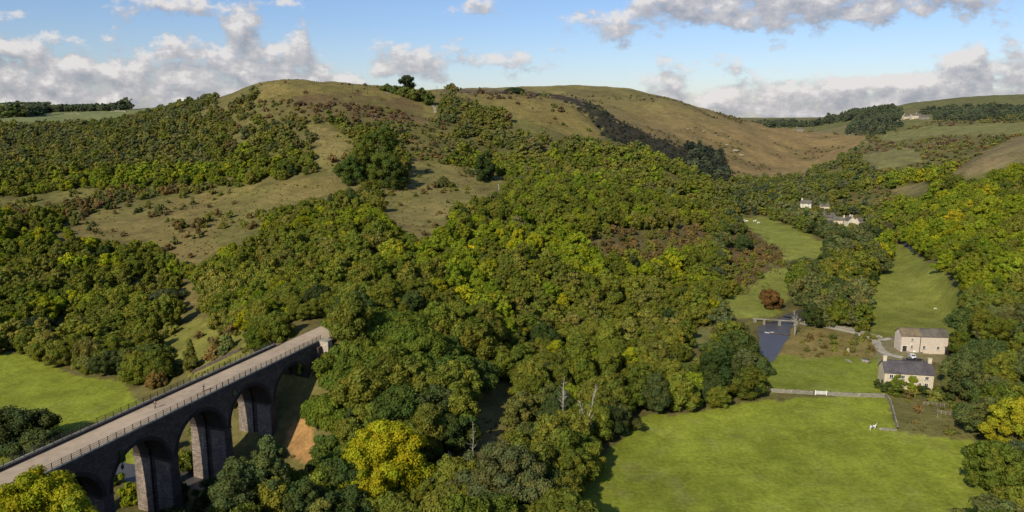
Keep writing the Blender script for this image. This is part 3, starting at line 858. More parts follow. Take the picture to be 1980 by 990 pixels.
# landmark trees higher up
for i, (tx, ty, D, r, c, shp, nm, lb) in enumerate([
    (787, 143, 800, 11.5, (.030, .040, .017), 'spread', 'hilltop_tree', 'lone dark round tree standing up on the hilltop skyline'),
    (748, 161, 790, 6, (.06, .075, .02), 'dome', 'hilltop_tree', 'leftmost green tree of the hilltop row below the lone dark tree'),
    (764, 165, 785, 6, (.055, .07, .018), 'round', 'hilltop_tree', 'second green tree from the left in the hilltop row'),
    (781, 168, 780, 6.5, (.07, .085, .02), 'dome', 'hilltop_tree', 'green tree directly below the lone dark hilltop tree'),
    (799, 170, 775, 6.5, (.075, .085, .02), 'dome', 'hilltop_tree', 'pale green tree in the hilltop row right of the lone dark tree'),
    (815, 169, 785, 6.5, (.05, .066, .018), 'round', 'hilltop_tree', 'darker green tree near the right end of the hilltop row'),
    (829, 176, 770, 6.5, (.06, .078, .02), 'dome', 'hilltop_tree', 'last green tree at the right end of the hilltop row by the path'),
    (997, 168, 930, 12, (.030, .042, .018), 'dome', 'lone_tree', 'single dark tree at the head of the spur below the skyline'),
    (733, 232, 515, 12, (.055, .072, .014), 'tall', 'beech_tree', 'tallest tree of the clump between the two hillside clearings'),
    (700, 268, 505, 9, (.07, .085, .016), 'dome', 'beech_tree', 'green tree on the upper left of the tall clump'),
    (678, 300, 490, 8.5, (.04, .062, .014), 'dome', 'beech_tree', 'dark green tree on the left foot of the tall clump'),
    (735, 290, 490, 11, (.06, .078, .015), 'dome', 'beech_tree', 'broad green tree in the middle of the tall clump'),
    (760, 300, 480, 9, (.042, .058, .014), 'dome', 'beech_tree', 'darkest tree on the right foot of the tall clump'),
    (938, 290, 535, 8, (.03, .046, .014), 'dome', 'hawthorn_tree', 'dark rounded tree at the top right of the middle clearing'),
    (857, 338, 500, 5, (.06, .065, .02), 'cone', 'hawthorn_tree', 'pointed dark bushy tree inside the middle clearing'),
    (900, 478, 345, 6, (.30, .25, .01), 'dome', 'turning_tree', 'yellow-orange turning tree in the middle of the wood'),
    (1093, 405, 430, 2.2, (.38, .24, .01), 'dome', 'turning_tree', 'tiny golden tree in the upper wood'),
    (231, 535, 350, 2.4, (.42, .24, .01), 'dome', 'turning_tree', 'small bright orange tree in the left wood'),
    (1492, 558, 335, 5.2, (.085, .05, .018), 'round', 'copper_bush', 'rust brown round tree alone on the riverside meadow'),
    (1440, 452, 470, 7, (.038, .055, .018), 'dome', 'beech_tree', 'dark tree at the foot of the wood by the far meadow'),
    (1395, 425, 500, 7, (.055, .075, .02), 'dome', 'beech_tree', 'green tree left of the dark one by the far meadow'),
]):
    far = D > 700
    hero(nm, tx, ty, D, r, c, lb, 40 if not far else 30, 110 if not far else 60, .55 if not far else .9, shp, seed=130 + i, base=.04)


#@@SCATTER@@
def near_via(X, Y, m=2.5):
    lx, ly = to_via(X, Y)
    return (lx > 40) & (lx < 184) & (ly > -m) & (ly < 10.5 + m)


# nothing may grow up in front of these (outlines as seen in the photograph)
CLEAR = [
    [(0, 880), (250, 770), (600, 650), (645, 660), (645, 700), (600, 735), (595, 790), (615, 880), (545, 880), (540, 830), (480, 870), (400, 960), (370, 1000), (150, 1000), (150, 920), (60, 900)],
    [(1448, 630), (1535, 612), (1535, 640), (1500, 690), (1478, 665)],
    [(1690, 655), (1715, 625), (1835, 630), (1835, 690), (1805, 745), (1700, 745)],
    [(1600, 416), (1668, 416), (1668, 434), (1600, 430)],
    [(1745, 216), (1800, 216), (1800, 234), (1745, 234)],
    [(1540, 245), (1560, 245), (1560, 256), (1540, 256)],
    [(1640, 640), (1710, 650), (1730, 690), (1690, 690)],
    [(540, 800), (600, 780), (622, 900), (540, 900)],
    [(560, 605), (632, 605), (640, 700), (560, 660)],
    [(1542, 380), (1568, 386), (1568, 402), (1542, 398)],
    [(1586, 392), (1604, 392), (1604, 402), (1586, 402)],
]
FRONT = [230, 330, 262, 640, 1350, 1650, 250, 200, 228, 800, 720]
GROVE = [(1515, 605), (1540, 520), (1610, 470), (1700, 440), (1722, 475), (1690, 540), (1680, 640), (1560, 625)]


def sample(D0, D1, sp, umax=.86):
    nx = int(2 * umax * D1 / sp); ny = int((D1 - D0) / sp)
    gx, gy = np.meshgrid(np.arange(nx), np.arange(ny))
    x = -umax * D1 + (gx + rng.uniform(-.1, 1.1, gx.shape)) * sp
    y = D0 + (gy + rng.uniform(-.1, 1.1, gx.shape)) * sp
    x = x.ravel(); y = y.ravel()
    k_ = (np.abs(x) < umax * y + 12)
    return x[k_], y[k_]


XS = []; YS = []; SPC = []
for D0, D1, sp in ((118, 240, 5.6), (240, 360, 5.0), (360, 480, 5.4), (480, 640, 6.0), (640, 850, 7.0), (850, 1150, 8.0), (1150, 1500, 10.0), (1500, 2600, 13.0)):
    x, y = sample(D0, D1, sp); XS.append(x); YS.append(y); SPC.append(np.full(x.shape, sp))
X = np.concatenate(XS); Y = np.concatenate(YS); SPC = np.concatenate(SPC)
Z = ground(X, Y)
PX, PY = proj(X, Y, Z)
# size class
tall = np.where(Y < 235, 1.35, 1.0)
tall = np.where(inpoly(PX, PY, [(600, 660), (930, 660), (960, 800), (900, 930), (600, 930)]) & (Y < 260), 1.75, tall)
tall = np.where(inpoly(PX, PY, GROVE) & (Y < 800), 1.35, tall)
nz = fbm(X, Y, 55, 71); nz2 = fbm(X, Y, 20, 73)
hgt = (8.0 + 2.2 * nz2 + rng.uniform(-2.6, 2.2, X.shape) + np.where(rng.uniform(0, 1, X.shape) > .88, 3.0, 0)) * tall
hgt *= np.where((Y > 330) & (PX < 1000), .86, 1.0)
hgt = np.where(Y > 850, hgt * .95, hgt)
hgt = np.minimum(hgt, 15)
# which are scrub
SCRUB = [(LAND['slope_scrub'][0], 250, 700), (LAND['valley_scrub'][0], 250, 700), (LAND['heather'][0], 500, 1100),
         ([(500, 190), (700, 195), (820, 230), (860, 250), (900, 300), (820, 330), (780, 300), (800, 260), (700, 235), (600, 235), (480, 230)], 500, 1100),
         ([(1640, 280), (1800, 235), (1980, 235), (1980, 270), (1850, 330), (1700, 345)], 600, 1500),
         ([(1600, 395), (1700, 360), (1760, 380), (1700, 410)], 500, 1200), ([(0, 395), (180, 372), (420, 360), (420, 400), (230, 420), (100, 430), (0, 420)], 300, 800)]
scrub = np.zeros(X.shape, bool)
for poly, d0, d1 in SCRUB: scrub |= inpoly(PX, PY, poly) & (Y > d0) & (Y < d1)
hgt = np.where(scrub, rng.uniform(2.2, 4.8, X.shape), hgt)
hgt = np.where(inpoly(PX, PY, SCRUB[6][0]) & scrub, rng.uniform(3.5, 6.5, X.shape), hgt)
TX, TY = proj(X, Y, Z + hgt * .9)
MXp, MYp = proj(X, Y, Z + hgt * .5)
keep = np.ones(X.shape, bool)
for nm in OPEN:
    poly, d0, d1, c = LAND[nm]
    lo = (Y > d0) & (Y < d1)
    e = fbm(X, Y, 11, 77) * 9
    keep &= ~(lo & (inpoly(PX + e, PY + e * .5, poly) | inpoly(TX + e, TY + 3, poly) | inpoly(MXp, MYp, poly)))
for poly, fr in zip(CLEAR, FRONT):
    for (a_, b_) in ((PX, PY), (MXp, MYp), (TX, TY)):
        keep &= ~((Y < fr) & inpoly(a_, b_, poly))
    w = F * hgt * .4 / Y
    for sgn in (-1, 1):
        keep &= ~((Y < fr) & (inpoly(TX + sgn * w, TY + w * .5, poly)))
keep &= ~near_via(X, Y, 5)
keep &= seg_dist(X, Y, RIVER) > np.where(np.hypot(X - POOL[0], Y - POOL[1]) < 30, 9.5, 5)
# far grass hill: bare but for scattered scrub; farmland: woods only where drawn
FARHILL = inpoly(PX + fbm(X, Y, 40, 97) * 14, PY, FARPOLY) & (Y > 900) & (Y < 2100)
SHADE_BAND = [(1060, 182), (1100, 186), (1150, 203), (1200, 236), (1260, 262), (1330, 285), (1395, 298), (1412, 350), (1412, 362), (1330, 350), (1250, 310), (1160, 262), (1130, 225), (1090, 200)]
band = inpoly(PX, PY + 2, SHADE_BAND) & (Y > 760) & (Y < 1500)  # dark scrub and trees planted here imitate the hill's shadow
sn = fbm(X, Y, 60, 33, 3)
keep &= ~(FARHILL & ~band & ~((sn > .28) & (rng.uniform(0, 1, X.shape) < .55) & (PY > 185)))
hgt = np.where(FARHILL & ~band, rng.uniform(1.6, 3.6, X.shape), hgt)
scrub |= FARHILL & ~band
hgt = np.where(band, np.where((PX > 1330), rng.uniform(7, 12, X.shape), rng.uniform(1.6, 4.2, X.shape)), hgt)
WOODS = [([(-300, 190), (250, 190), (250, 214), (95, 217), (70, 224), (0, 240), (-300, 250)], 1150, 3000), ([(1455, 236), (1560, 240), (1640, 222), (1650, 212), (1700, 200), (1742, 212), (1745, 232), (1700, 262), (1650, 300), (1640, 270), (1660, 232), (1560, 247), (1455, 247)], 900, 2600),
         ([(1620, 300), (1640, 250), (1700, 215), (1760, 232), (1720, 262), (1640, 315), (1560, 352), (1480, 350), (1540, 322)], 700, 2000),
         ([(1790, 214), (1860, 206), (1980, 208), (2200, 200), (2200, 238), (1980, 240), (1800, 242), (1770, 236)], 900, 2000), ([(1640, 345), (1850, 330), (1990, 300), (1990, 1000), (1500, 1000), (1390, 360), (1500, 345)], 100, 900),
         ([(1640, 345), (1600, 300), (1720, 270), (1850, 300), (1850, 340)], 600, 1300), ([(1395, 340), (1530, 338), (1530, 420), (1395, 420)], 500, 1100)]
hgt = np.where((Y > 1300) & (PX > 1400) & (PX < 1660), hgt * 1.4, hgt)
inw = np.zeros(X.shape, bool)
WOODS.append(([(1640, 268), (1800, 240), (1990, 245), (1990, 262), (1840, 335), (1640, 345)], 700, 1400))
for poly, d0, d1 in WOODS: inw |= inpoly(PX, PY, poly) & (Y > d0) & (Y < d1)
keep &= ~(inpoly(PX, PY, WOODS[-1][0]) & (Y > 700) & (rng.uniform(0, 1, X.shape) < .45))
keep &= (Y < 720) | inw | FARHILL | band | (PX < 985)
keep &= ~((Y > 330) & (PX < 1500) & (Y < 900) & (fbm(X, Y, 24, 91) > .30) & (rng.uniform(0, 1, X.shape) < .75) & ~scrub)
keep &= ~((Y > 940) & (PX < 330) & ~inw)
hgt = np.where(inw & (Y > 1100) & (PX < 400), rng.uniform(15, 20, X.shape) + np.where(PX < 92, 7, 0), hgt)
# left plateau beyond the skyline: fields
keep &= ~((Y > 1060) & (PX < 985) & ~inw)
keep &= ~((Y > 760) & (PX > 420) & (PX < 1000) & ~(band) & ~(inpoly(PX, PY, [(720, 160), (870, 170), (1000, 215), (1000, 260), (700, 230)])))
# the open sky line top of the hill keeps a few bushes only
topopen = inpoly(PX, PY, [(500, 150), (870, 150), (850, 196), (500, 190)]) & (Y > 500)
keep |= topopen & (rng.uniform(0, 1, X.shape) < .10) & (Y < 800)
hgt = np.where(topopen, rng.uniform(1.6, 3.4, X.shape), hgt); scrub |= topopen
# thin the scrub, vary density
keep &= ~(scrub & ~FARHILL & (rng.uniform(0, 1, X.shape) < .15))
for hx, hy, hr in HEROES: keep &= np.hypot(X - hx, Y - hy) > hr
for (poly, d0, d1, c) in [LAND[n] for n in ('mid_clear', 'centre_clear', 'upper_clear', 'left_slope', 'strip_clear', 'spur_grass', 'small_open')]:
    cl_ = fbm(X, Y, 26, 95)
    m_ = inpoly(PX, PY, poly) & (Y > d0) & (Y < d1) & (rng.uniform(0, 1, X.shape) < np.where(cl_ > .22, .5, .035))
    keep |= m_; hgt = np.where(m_, rng.uniform(1.0, 3.0, X.shape) + rng.uniform(0, 1, X.shape) ** 3 * 4.0, hgt); scrub |= m_
m_ = inpoly(PX, PY, LAND['rough_garden'][0]) & (Y < 400) & (rng.uniform(0, 1, X.shape) < .5)
m_ |= inpoly(PX, PY, LAND['rough_bank'][0]) & (Y < 400) & (PY > 648) & (PX > 1550) & (PX < 1695) & (rng.uniform(0, 1, X.shape) < .85)
m_ |= inpoly(PX, PY, [(1700, 748), (1800, 755), (1850, 780), (1760, 770)]) & (Y < 400)
keep |= m_; hgt = np.where(m_, rng.uniform(1.2, 2.8, X.shape), hgt); scrub |= m_
keep &= ~(inpoly(PX, PY, [(1725, 655), (1845, 655), (1845, 700), (1725, 700)]) & (Y < 300))
keep &= ~(inpoly(PX, PY, [(560, 605), (632, 605), (640, 700), (560, 660)]) & (Y < 228))
keep &= visible(X, Y, Z + hgt)
X, Y, Z, PX, PY, hgt, scrub, band, nz, nz2, SPC = [q[keep] for q in (X, Y, Z, PX, PY, hgt, scrub, band, nz, nz2, SPC)]

# colours by place
zone = np.full(X.shape, 'green', dtype=object)
rr_ = rng.uniform(0, 1, X.shape); r2_ = rng.uniform(0, 1, X.shape)
n3 = fbm(X, Y, 90, 81); n4 = fbm(X, Y, 30, 83); n5 = fbm(X, Y, 22, 85)


def pick(i):
    x, y, p, q = X[i], Y[i], PX[i], PY[i]; n = n3[i] + .6 * n4[i]; r = min(1, max(0, .5 * rr_[i] + .5 * (.5 + .9 * n5[i])))
    if band[i]: return 'black' if rr_[i] < .75 else 'blue'  # near-black leaves carry the painted hill shadow
    if scrub[i]:
        if y > 900: return 'heath' if r < .5 else 'olive'
        if p > 1700 and q > 740: return 'brown' if r < .6 else 'olive'
        if 1380 < p < 1530 or 1110 < p < 1350: return ('brown' if r < .55 else 'olive' if r < .93 else 'rust')
        if q < 240: return 'heath' if r < .55 else 'brown' if r < .7 else 'olive'
        return 'olive' if r < .45 else 'brown' if r < .65 else 'grey' if r < .85 else 'dark'
    if y > 1200: return 'blue' if r < .7 else 'black'
    if p > 1640 and q < 300: return 'blue' if r < .55 else 'olive' if r < .8 else 'dark'
    if p > 1700 and 280 < q < 620: return ('yellow' if r < .16 + .4 * n + (q < 460) * .10 else 'lime' if r < .62 + .3 * n else 'green' if r < .9 else 'olive')
    if y < 260 and 590 < p < 960: return 'green' if r < .62 else 'dark'
    if y < 240 and p < 1500: return 'green' if r < .6 + n * .2 else 'dark' if r < .8 else 'lime'
    if 1500 < p < 1740 and q > 430: return 'green' if r < .5 else 'grey' if r < .8 else 'dark'
    if p > 1380: return 'grey' if r < .35 else 'green' if r < .72 else 'blue' if r < .9 else 'olive'
    if p < 420 and q < 330: return 'grey' if r < .45 else 'olive' if r < .62 else 'green' if r < .85 else 'blue' if r < .95 else 'brown'
    if q < 300: return 'green' if r < .4 else 'olive' if r < .65 else 'grey' if r < .88 else 'brown'
    if p > 940 and q < 470: return 'green' if r < .5 + .2 * n else 'lime' if r < .68 + .3 * n else 'olive' if r < .88 else 'grey'
    return ('lime' if r < .26 + .5 * n else 'yellow' if r < .33 + .5 * n else 'green' if r < .76 + .2 * n else 'olive' if r < .92 else 'dark')


keys = [pick(i) for i in range(len(X))]
jit_ = rng.uniform(-1, 1, (len(X), 3))
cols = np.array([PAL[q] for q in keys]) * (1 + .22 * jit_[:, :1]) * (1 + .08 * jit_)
haze_f = np.clip((Y - 400) / 900, 0, 1)[:, None]  # distance haze is mixed into the leaf colours
cols = cols * (1 - .10 * haze_f) + np.array((.018, .023, .024)) * haze_f

# rank by size in the picture; the largest three hundred of each kind become separate trees
size = hgt / np.hypot(X, Y)
inframe = (PX > -25) & (PX < 2005) & (PY < 1060)
KINDS = {'broadleaf_tree': (~scrub) & np.isin(keys, ['green', 'olive', 'grey', 'brown', 'rust', 'heath']),
         'yellowing_tree': (~scrub) & np.isin(keys, ['yellow', 'lime']),
         'dark_tree': (~scrub) & np.isin(keys, ['dark', 'black', 'blue']),
         'bush': scrub}
LIMIT = {'broadleaf_tree': 300 - 70, 'yellowing_tree': 290, 'dark_tree': 150, 'bush': 290}
CAT = {'broadleaf_tree': 'tree', 'yellowing_tree': 'tree', 'dark_tree': 'tree', 'bush': 'bush'}
STUFF = {'broadleaf_tree': 'woodland', 'yellowing_tree': 'yellowing_woodland', 'dark_tree': 'dark_woodland', 'bush': 'hillside_scrub'}
AREA = [
    ('on the grassy slope left of the viaduct', lambda p, q, y: p < 640 and q > 590 and y > 200),
    ('beside the foot of the viaduct', lambda p, q, y: p < 620 and y <= 200),
    ('in the lower wood between the viaduct and the near field', lambda p, q, y: p < 1180 and q > 700),
    ('in the belt between the slope and the near field', lambda p, q, y: p < 1500 and q > 600),
    ('in the wood on the left hillside', lambda p, q, y: p < 520 and q > 430),
    ('beside the tan clearing on the left hillside', lambda p, q, y: p < 620 and q > 340),
    ('in the upper wood on the left shoulder of the hill', lambda p, q, y: p < 620),
    ('on the brown hilltop below the skyline', lambda p, q, y: p < 1000 and q < 260),
    ('around the tan clearing in the middle of the hillside', lambda p, q, y: p < 1000 and q < 470),
    ('in the middle of the big hillside wood', lambda p, q, y: p < 1000),
    ('on the far grass hill beyond the spur', lambda p, q, y: p < 1650 and y > 900),
    ('on the wooded spur above the valley', lambda p, q, y: p < 1400 and q < 440),
    ('on the hillside above the mill pool', lambda p, q, y: p < 1400),
    ('beside the meadow left of the river grove', lambda p, q, y: p < 1530),
    ('in the grove between the two river meadows', lambda p, q, y: p < 1730 and q > 440),
    ('in the rough garden and hedges around the farmhouse', lambda p, q, y: q > 640 and p < 1900 and y < 400),
    ('around the village in the valley', lambda p, q, y: p < 1740 and q > 340),
    ('on the right-hand slope of the valley', lambda p, q, y: q > 300),
    ('on the distant right-hand farmland', lambda p, q, y: True),
]
WORD = {'green': 'green', 'yellow': 'yellow-green', 'lime': 'bright green', 'dark': 'dark green', 'grey': 'grey-green', 'brown': 'brown', 'olive': 'olive', 'blue': 'blue-green', 'rust': 'rusty brown', 'heath': 'dull brown', 'black': 'very dark'}


def ensure_mesh_children(key):
    return [p_[0] for p_ in PROTO[key]]


def scatter_stuff(name_, x, y, z, cls, ht, cl, rnd, label_, cat_):
    # one object: points carrying instances of the crowns
    names = ['near', 'mid', 'far', 'bush', 'farbush']
    H = np.array([PROTO[n_][0][2] for n_ in names])[cls]
    me = bpy.data.meshes.new(name_)
    me.vertices.add(len(x)); me.vertices.foreach_set('co', np.stack([x, y, z - .2], 1).astype(np.float32).ravel())
    offs = np.cumsum([0] + [len(PROTO[n_]) for n_ in names])
    idx = offs[cls] + (rnd * 97).astype(int) % np.array([len(PROTO[n_]) for n_ in names])[cls]
    ai = me.attributes.new('which', 'INT', 'POINT'); ai.data.foreach_set('value', idx.astype(np.int32))
    sz = ht / H
    a3 = me.attributes.new('size', 'FLOAT_VECTOR', 'POINT'); a3.data.foreach_set('vector', np.stack([sz * rng.uniform(.85, 1.2, len(x)), sz * rng.uniform(.85, 1.2, len(x)), sz * rng.uniform(.82, 1.18, len(x))], 1).astype(np.float32).ravel())
    ar = me.attributes.new('turn', 'FLOAT_VECTOR', 'POINT'); ar.data.foreach_set('vector', np.stack([rng.uniform(-.06, .06, len(x)), rng.uniform(-.06, .06, len(x)), rng.uniform(0, 6.28, len(x))], 1).astype(np.float32).ravel())
    ac = me.attributes.new('leaf_colour', 'FLOAT_COLOR', 'POINT'); ac.data.foreach_set('color', np.concatenate([cl, np.ones((len(x), 1))], 1).astype(np.float32).ravel())
    me.materials.append(M_LEAF)
    so_ = bpy.data.objects.new(name_, me); COL.objects.link(so_); so_['kind'] = 'stuff'
    so_['label'] = label_; so_['category'] = cat_
    tr = bpy.data.node_groups.new('grow_' + name_, 'GeometryNodeTree')
    tr.interface.new_socket('Geometry', in_out='INPUT', socket_type='NodeSocketGeometry')
    tr.interface.new_socket('Geometry', in_out='OUTPUT', socket_type='NodeSocketGeometry')
    G_ = NT(tr); gin = G_.new('NodeGroupInput'); gout = G_.new('NodeGroupOutput')
    mp = G_.new('GeometryNodeMeshToPoints'); tr.links.new(gin.outputs[0], mp.inputs[0])
    ins = G_.new('GeometryNodeInstanceOnPoints'); tr.links.new(mp.outputs[0], ins.inputs['Points'])
    g2i = G_.new('GeometryNodeGeometryToInstance')
    holders = []
    for n_ in names:
        for p_ in PROTO[n_]: holders.append(p_[0])
    for me_ in reversed(holders):
        if me_.name not in HOLD:
            ho = bpy.data.objects.new('leaf_shape', me_); HOLD[me_.name] = ho
        oi = G_.new('GeometryNodeObjectInfo'); oi.inputs['Object'].default_value = HOLD[me_.name]
        oi.inputs['As Instance'].default_value = False
        tr.links.new(oi.outputs['Geometry'], g2i.inputs[0])
    tr.links.new(g2i.outputs[0], ins.inputs['Instance'])
    ins.inputs['Pick Instance'].default_value = True

    def named(nm_, typ):
        n_ = G_.new('GeometryNodeInputNamedAttribute', data_type=typ); n_.inputs['Name'].default_value = nm_
        return [o_ for o_ in n_.outputs if o_.enabled and o_.name == 'Attribute'][0]
    tr.links.new(named('which', 'INT'), ins.inputs['Instance Index'])
    tr.links.new(named('size', 'FLOAT_VECTOR'), ins.inputs['Scale'])
    e2r = G_.new('FunctionNodeEulerToRotation'); tr.links.new(named('turn', 'FLOAT_VECTOR'), e2r.inputs[0])
    tr.links.new(e2r.outputs[0], ins.inputs['Rotation'])
    tr.links.new(ins.outputs[0], gout.inputs[0])
    mod = so_.modifiers.new('grow', 'NODES'); mod.node_group = tr


for kind, sel in KINDS.items():
    ids = np.nonzero(sel)[0]
    if not len(ids): continue
    order = ids[np.argsort(-(size[ids] * inframe[ids]))]
    solo = order[:LIMIT[kind]]; solo = solo[inframe[solo]]
    rest = np.setdiff1d(ids, solo)
    for i in solo:
        R_ = random.Random(int(i))
        p_, q_, y_ = PX[i], PY[i], Y[i]
        area = next(a_ for a_, f_ in AREA if f_(p_, q_, y_))
        if scrub[i]:
            key = 'bush' if y_ < 600 else 'farbush'; H = 3.2
        else:
            key = 'near' if y_ < 262 else 'mid' if y_ < 520 else 'far'; H = PROTO[key][0][2]
        word = WORD[keys[i]]
        noun = 'bush' if scrub[i] else 'broadleaf tree'
        art = 'an' if word[0] in 'aeiou' else 'a'
        lab = f'{word} {noun} {area}'
        s = hgt[i] / H
        nm = kind if not scrub[i] else 'bush'
        plant(nm, (X[i], Y[i], Z[i] - .15), key, int(r2_[i] * 97), s, R_.uniform(0, 6.28), tuple(float(c_) for c_ in cols[i]), lab, CAT[kind],
              f'{word} {noun}s {area}', trunk=(not scrub[i]) and y_ < 420, sz=R_.uniform(.88, 1.15))
    if len(rest) == 0: continue
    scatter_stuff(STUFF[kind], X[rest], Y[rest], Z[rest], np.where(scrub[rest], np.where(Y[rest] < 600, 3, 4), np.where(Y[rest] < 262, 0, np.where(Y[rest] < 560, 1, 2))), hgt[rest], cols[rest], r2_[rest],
                  {'woodland': 'green woodland covering the hillsides', 'yellowing_woodland': 'yellowing treetops scattered through the hillside woods', 'dark_woodland': 'dark distant woodland on the skyline and valley sides', 'hillside_scrub': 'brown and olive scrub over the upper hillsides'}[STUFF[kind]], 'woodland' if kind != 'bush' else 'scrub')

# tussocks of rough grass
gx_, gy_ = sample(130, 900, 2.6, .8)
gz_ = ground(gx_, gy_); gp, gq = proj(gx_, gy_, gz_)
ok_ = np.zeros(gx_.shape, bool)
cn_ = fbm(gx_, gy_, 14, 101); ur_ = rng.uniform(0, 1, gx_.shape)
for nm, pr_ in (('mid_clear', .4), ('centre_clear', .4), ('upper_clear', .4), ('strip_clear', .3), ('left_slope', .3), ('bank_grass', .9), ('rough_bank', .9), ('rough_garden', .9), ('small_open', .5), ('spur_grass', .3), ('crest_open', .3), ('gap_b', .5), ('little_gap', .5), ('slope_scrub', .9), ('valley_scrub', .9), ('abutment_bank', .25)):
    poly, d0, d1, c = LAND[nm]
    ok_ |= inpoly(gp, gq, poly) & (gy_ > d0) & (gy_ < d1) & (ur_ < pr_ * np.clip(.6 + 1.6 * cn_, 0, 1))
nf = inpoly(gp, gq, LAND['near_field'][0]) & (gy_ < 400)
ok_ |= nf & (gp > 1700) & (ur_ < np.clip((gp - 1740) / 160, 0, 1) * .4) & (cn_ > -.1)
ok_ |= nf & (gp < 1360) & (ur_ < .13) & (cn_ > .05)
ok_ |= inpoly(gp, gq, LAND['river_meadow'][0]) & (gy_ < 700) & (ur_ < .10) & (cn_ > .15)
ok_ &= (seg_dist(gx_, gy_, RIVER) > 9) & ~near_via(gx_, gy_, 2) & visible(gx_, gy_, gz_ + .5)
gx_, gy_, gz_, gp, gq = [q[ok_] for q in (gx_, gy_, gz_, gp, gq)]
gc_ = np.where((rng.uniform(0, 1, gx_.shape) < .6)[:, None], np.array((.145, .125, .045)), np.array((.10, .10, .03)))
fld = (inpoly(gp, gq, LAND['near_field'][0]) | inpoly(gp, gq, LAND['river_meadow'][0]))
gc_ = np.where(fld[:, None], np.array((.15, .165, .04)), gc_) * rng.uniform(.75, 1.2, (len(gx_), 1))
scatter_stuff('grass_tussocks', gx_, gy_, gz_, np.full(gx_.shape, 4), np.where(fld, rng.uniform(.18, .4, gx_.shape), rng.uniform(.35, .95, gx_.shape)), gc_, rng.uniform(0, 1, gx_.shape), 'tussocks of rough grass over the clearings and field margins', 'grass')
print('tussocks', len(gx_))
#@@BUILD@@
# ------------------------------------------------------------------ materials for built things


def stone_mat(name, col, mortar, sx=.9, sz=.38, dark=.5, stain=.45):
    m, k, out = new_mat(name)
    tc = k.new('ShaderNodeTexCoord').outputs['Object']
    s = k.new('ShaderNodeSeparateXYZ'); k.l.new(tc, s.inputs[0])
    cx = k.new('ShaderNodeCombineXYZ'); k.l.new(k.math('ADD', s.outputs[0], s.outputs[1]), cx.inputs[0]); k.l.new(s.outputs[2], cx.inputs[1])
    b = k.new('ShaderNodeTexBrick'); k.l.new(cx.outputs[0], b.inputs['Vector'])
    b.inputs['Scale'].default_value = 1; b.inputs['Brick Width'].default_value = sx; b.inputs['Row Height'].default_value = sz
    b.inputs['Mortar Size'].default_value = .035; b.inputs['Bias'].default_value = -.1
    b.inputs['Color1'].default_value = (*col, 1); b.inputs['Color2'].default_value = (*[c * dark for c in col], 1); b.inputs['Mortar'].default_value = (*mortar, 1)
    n = k.noise(tc, .35, 5, .65); n2 = k.noise(k.vmath('MULTIPLY', tc, (1, 1, .22)), .9, 4, .7)
    f = k.math('MULTIPLY', k.rng(n, .4, .62), stain)
    c = k.mix(f, b.outputs[0], tuple(x * .4 for x in col))
    c = k.mix(k.rng(n2, .58, .72, 0, .45), c, tuple(min(1, x * 1.9) for x in col))
    hh = k.math('ADD', b.outputs['Fac'], k.math('MULTIPLY', k.noise(tc, 6, 4), -.8))
    bm_ = k.new('ShaderNodeBump'); bm_.invert = True; bm_.inputs['Distance'].default_value = .06; bm_.inputs['Strength'].default_value = .7
    k.l.new(hh, bm_.inputs['Height'])
    principled(k, out, c, .95, .1, bm_.outputs[0])
    return m


M_SHADESTONE = stone_mat('sooty_shade_stone', (.13, .10, .082), (.06, .05, .042), 1.0, .42, .55, .5)  # soot, plus the darkness of the shaded viaduct faces put into the colour
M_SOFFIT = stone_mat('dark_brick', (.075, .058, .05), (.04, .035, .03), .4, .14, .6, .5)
M_SUNPIER = stone_mat('sunlit_pier_stone', (.31, .25, .205), (.14, .115, .10), 1.0, .42, .5, .5)  # lighter copy of the viaduct stone, for pier faces that catch the sun
M_SUNSTONE = stone_mat('sunlit_pale_stone', (.50, .42, .34), (.3, .25, .2), 1.0, .42, .8, .15)  # palest copy, sunlight on the end pilaster put into its colour
M_COPE = simple_mat('coping_stone', (.30, .275, .22), .95, .35, 1.2)
M_PATH = simple_mat('path_gravel', (.42, .33, .235), .95, .16, .5, .1, .4, .04)
M_TRACK = simple_mat('track_gravel', (.40, .36, .28), .95, .25, .6, .1, .4, .04)
M_HPATH = simple_mat('worn_hill_path', (.30, .26, .19), .95, .25, .3)
M_RAIL = simple_mat('rail_iron', (.06, .055, .045), .7, .3, 3)
M_WALL = stone_mat('dry_stone', (.38, .35, .27), (.10, .095, .075), .5, .22, .55, .3)
M_LIME = simple_mat('limestone_rock', (.36, .32, .23), .95, .35, .5, .1, 1, .4)
M_CREAM = simple_mat('cream_render', (.55, .47, .34), .9, .14, 1.2)
M_WHITE = simple_mat('white_render', (.58, .53, .42), .9, .1, 1.0)
M_BARN = stone_mat('barn_stone', (.66, .56, .46), (.5, .43, .36), .55, .25, .85, .08)
M_SLATE = simple_mat('slate_roof', (.085, .075, .080), .75, .3, 1.5, .3)
M_TILE = simple_mat('lichened_tile_roof', (.175, .135, .085), .9, .35, 1.3, col2=(.10, .08, .06))
M_GSLATE = simple_mat('grey_stone_slate_roof', (.125, .115, .095), .9, .3, 1.3)
M_GLASS = simple_mat('window_glass', (.03, .035, .04), .15, .1, 1, .5, 0)
M_FRAME = simple_mat('white_paint', (.75, .74, .7), .5, .05, 2)
M_DOOR = simple_mat('dark_timber', (.05, .04, .035), .8, .3, 2)
M_WOOD = simple_mat('weathered_wood', (.27, .24, .17), .9, .3, 2)

# ------------------------------------------------------------------ viaduct
via = empty('railway_viaduct', (VX.x, VX.y, 0), VY, 'long sooty stone railway viaduct with tall round arches carrying a gravel path', 'viaduct')
X0, X1, WY = 36.0, 205.0, 10.5
ZS, RA, ZT = 13.5, 7.45, 23.35
PITCHV = 17.3
ARCH = [57.4 + PITCHV * i for i in range(7)]
NS = 28
w = MB(); sf = MB(); ring = []


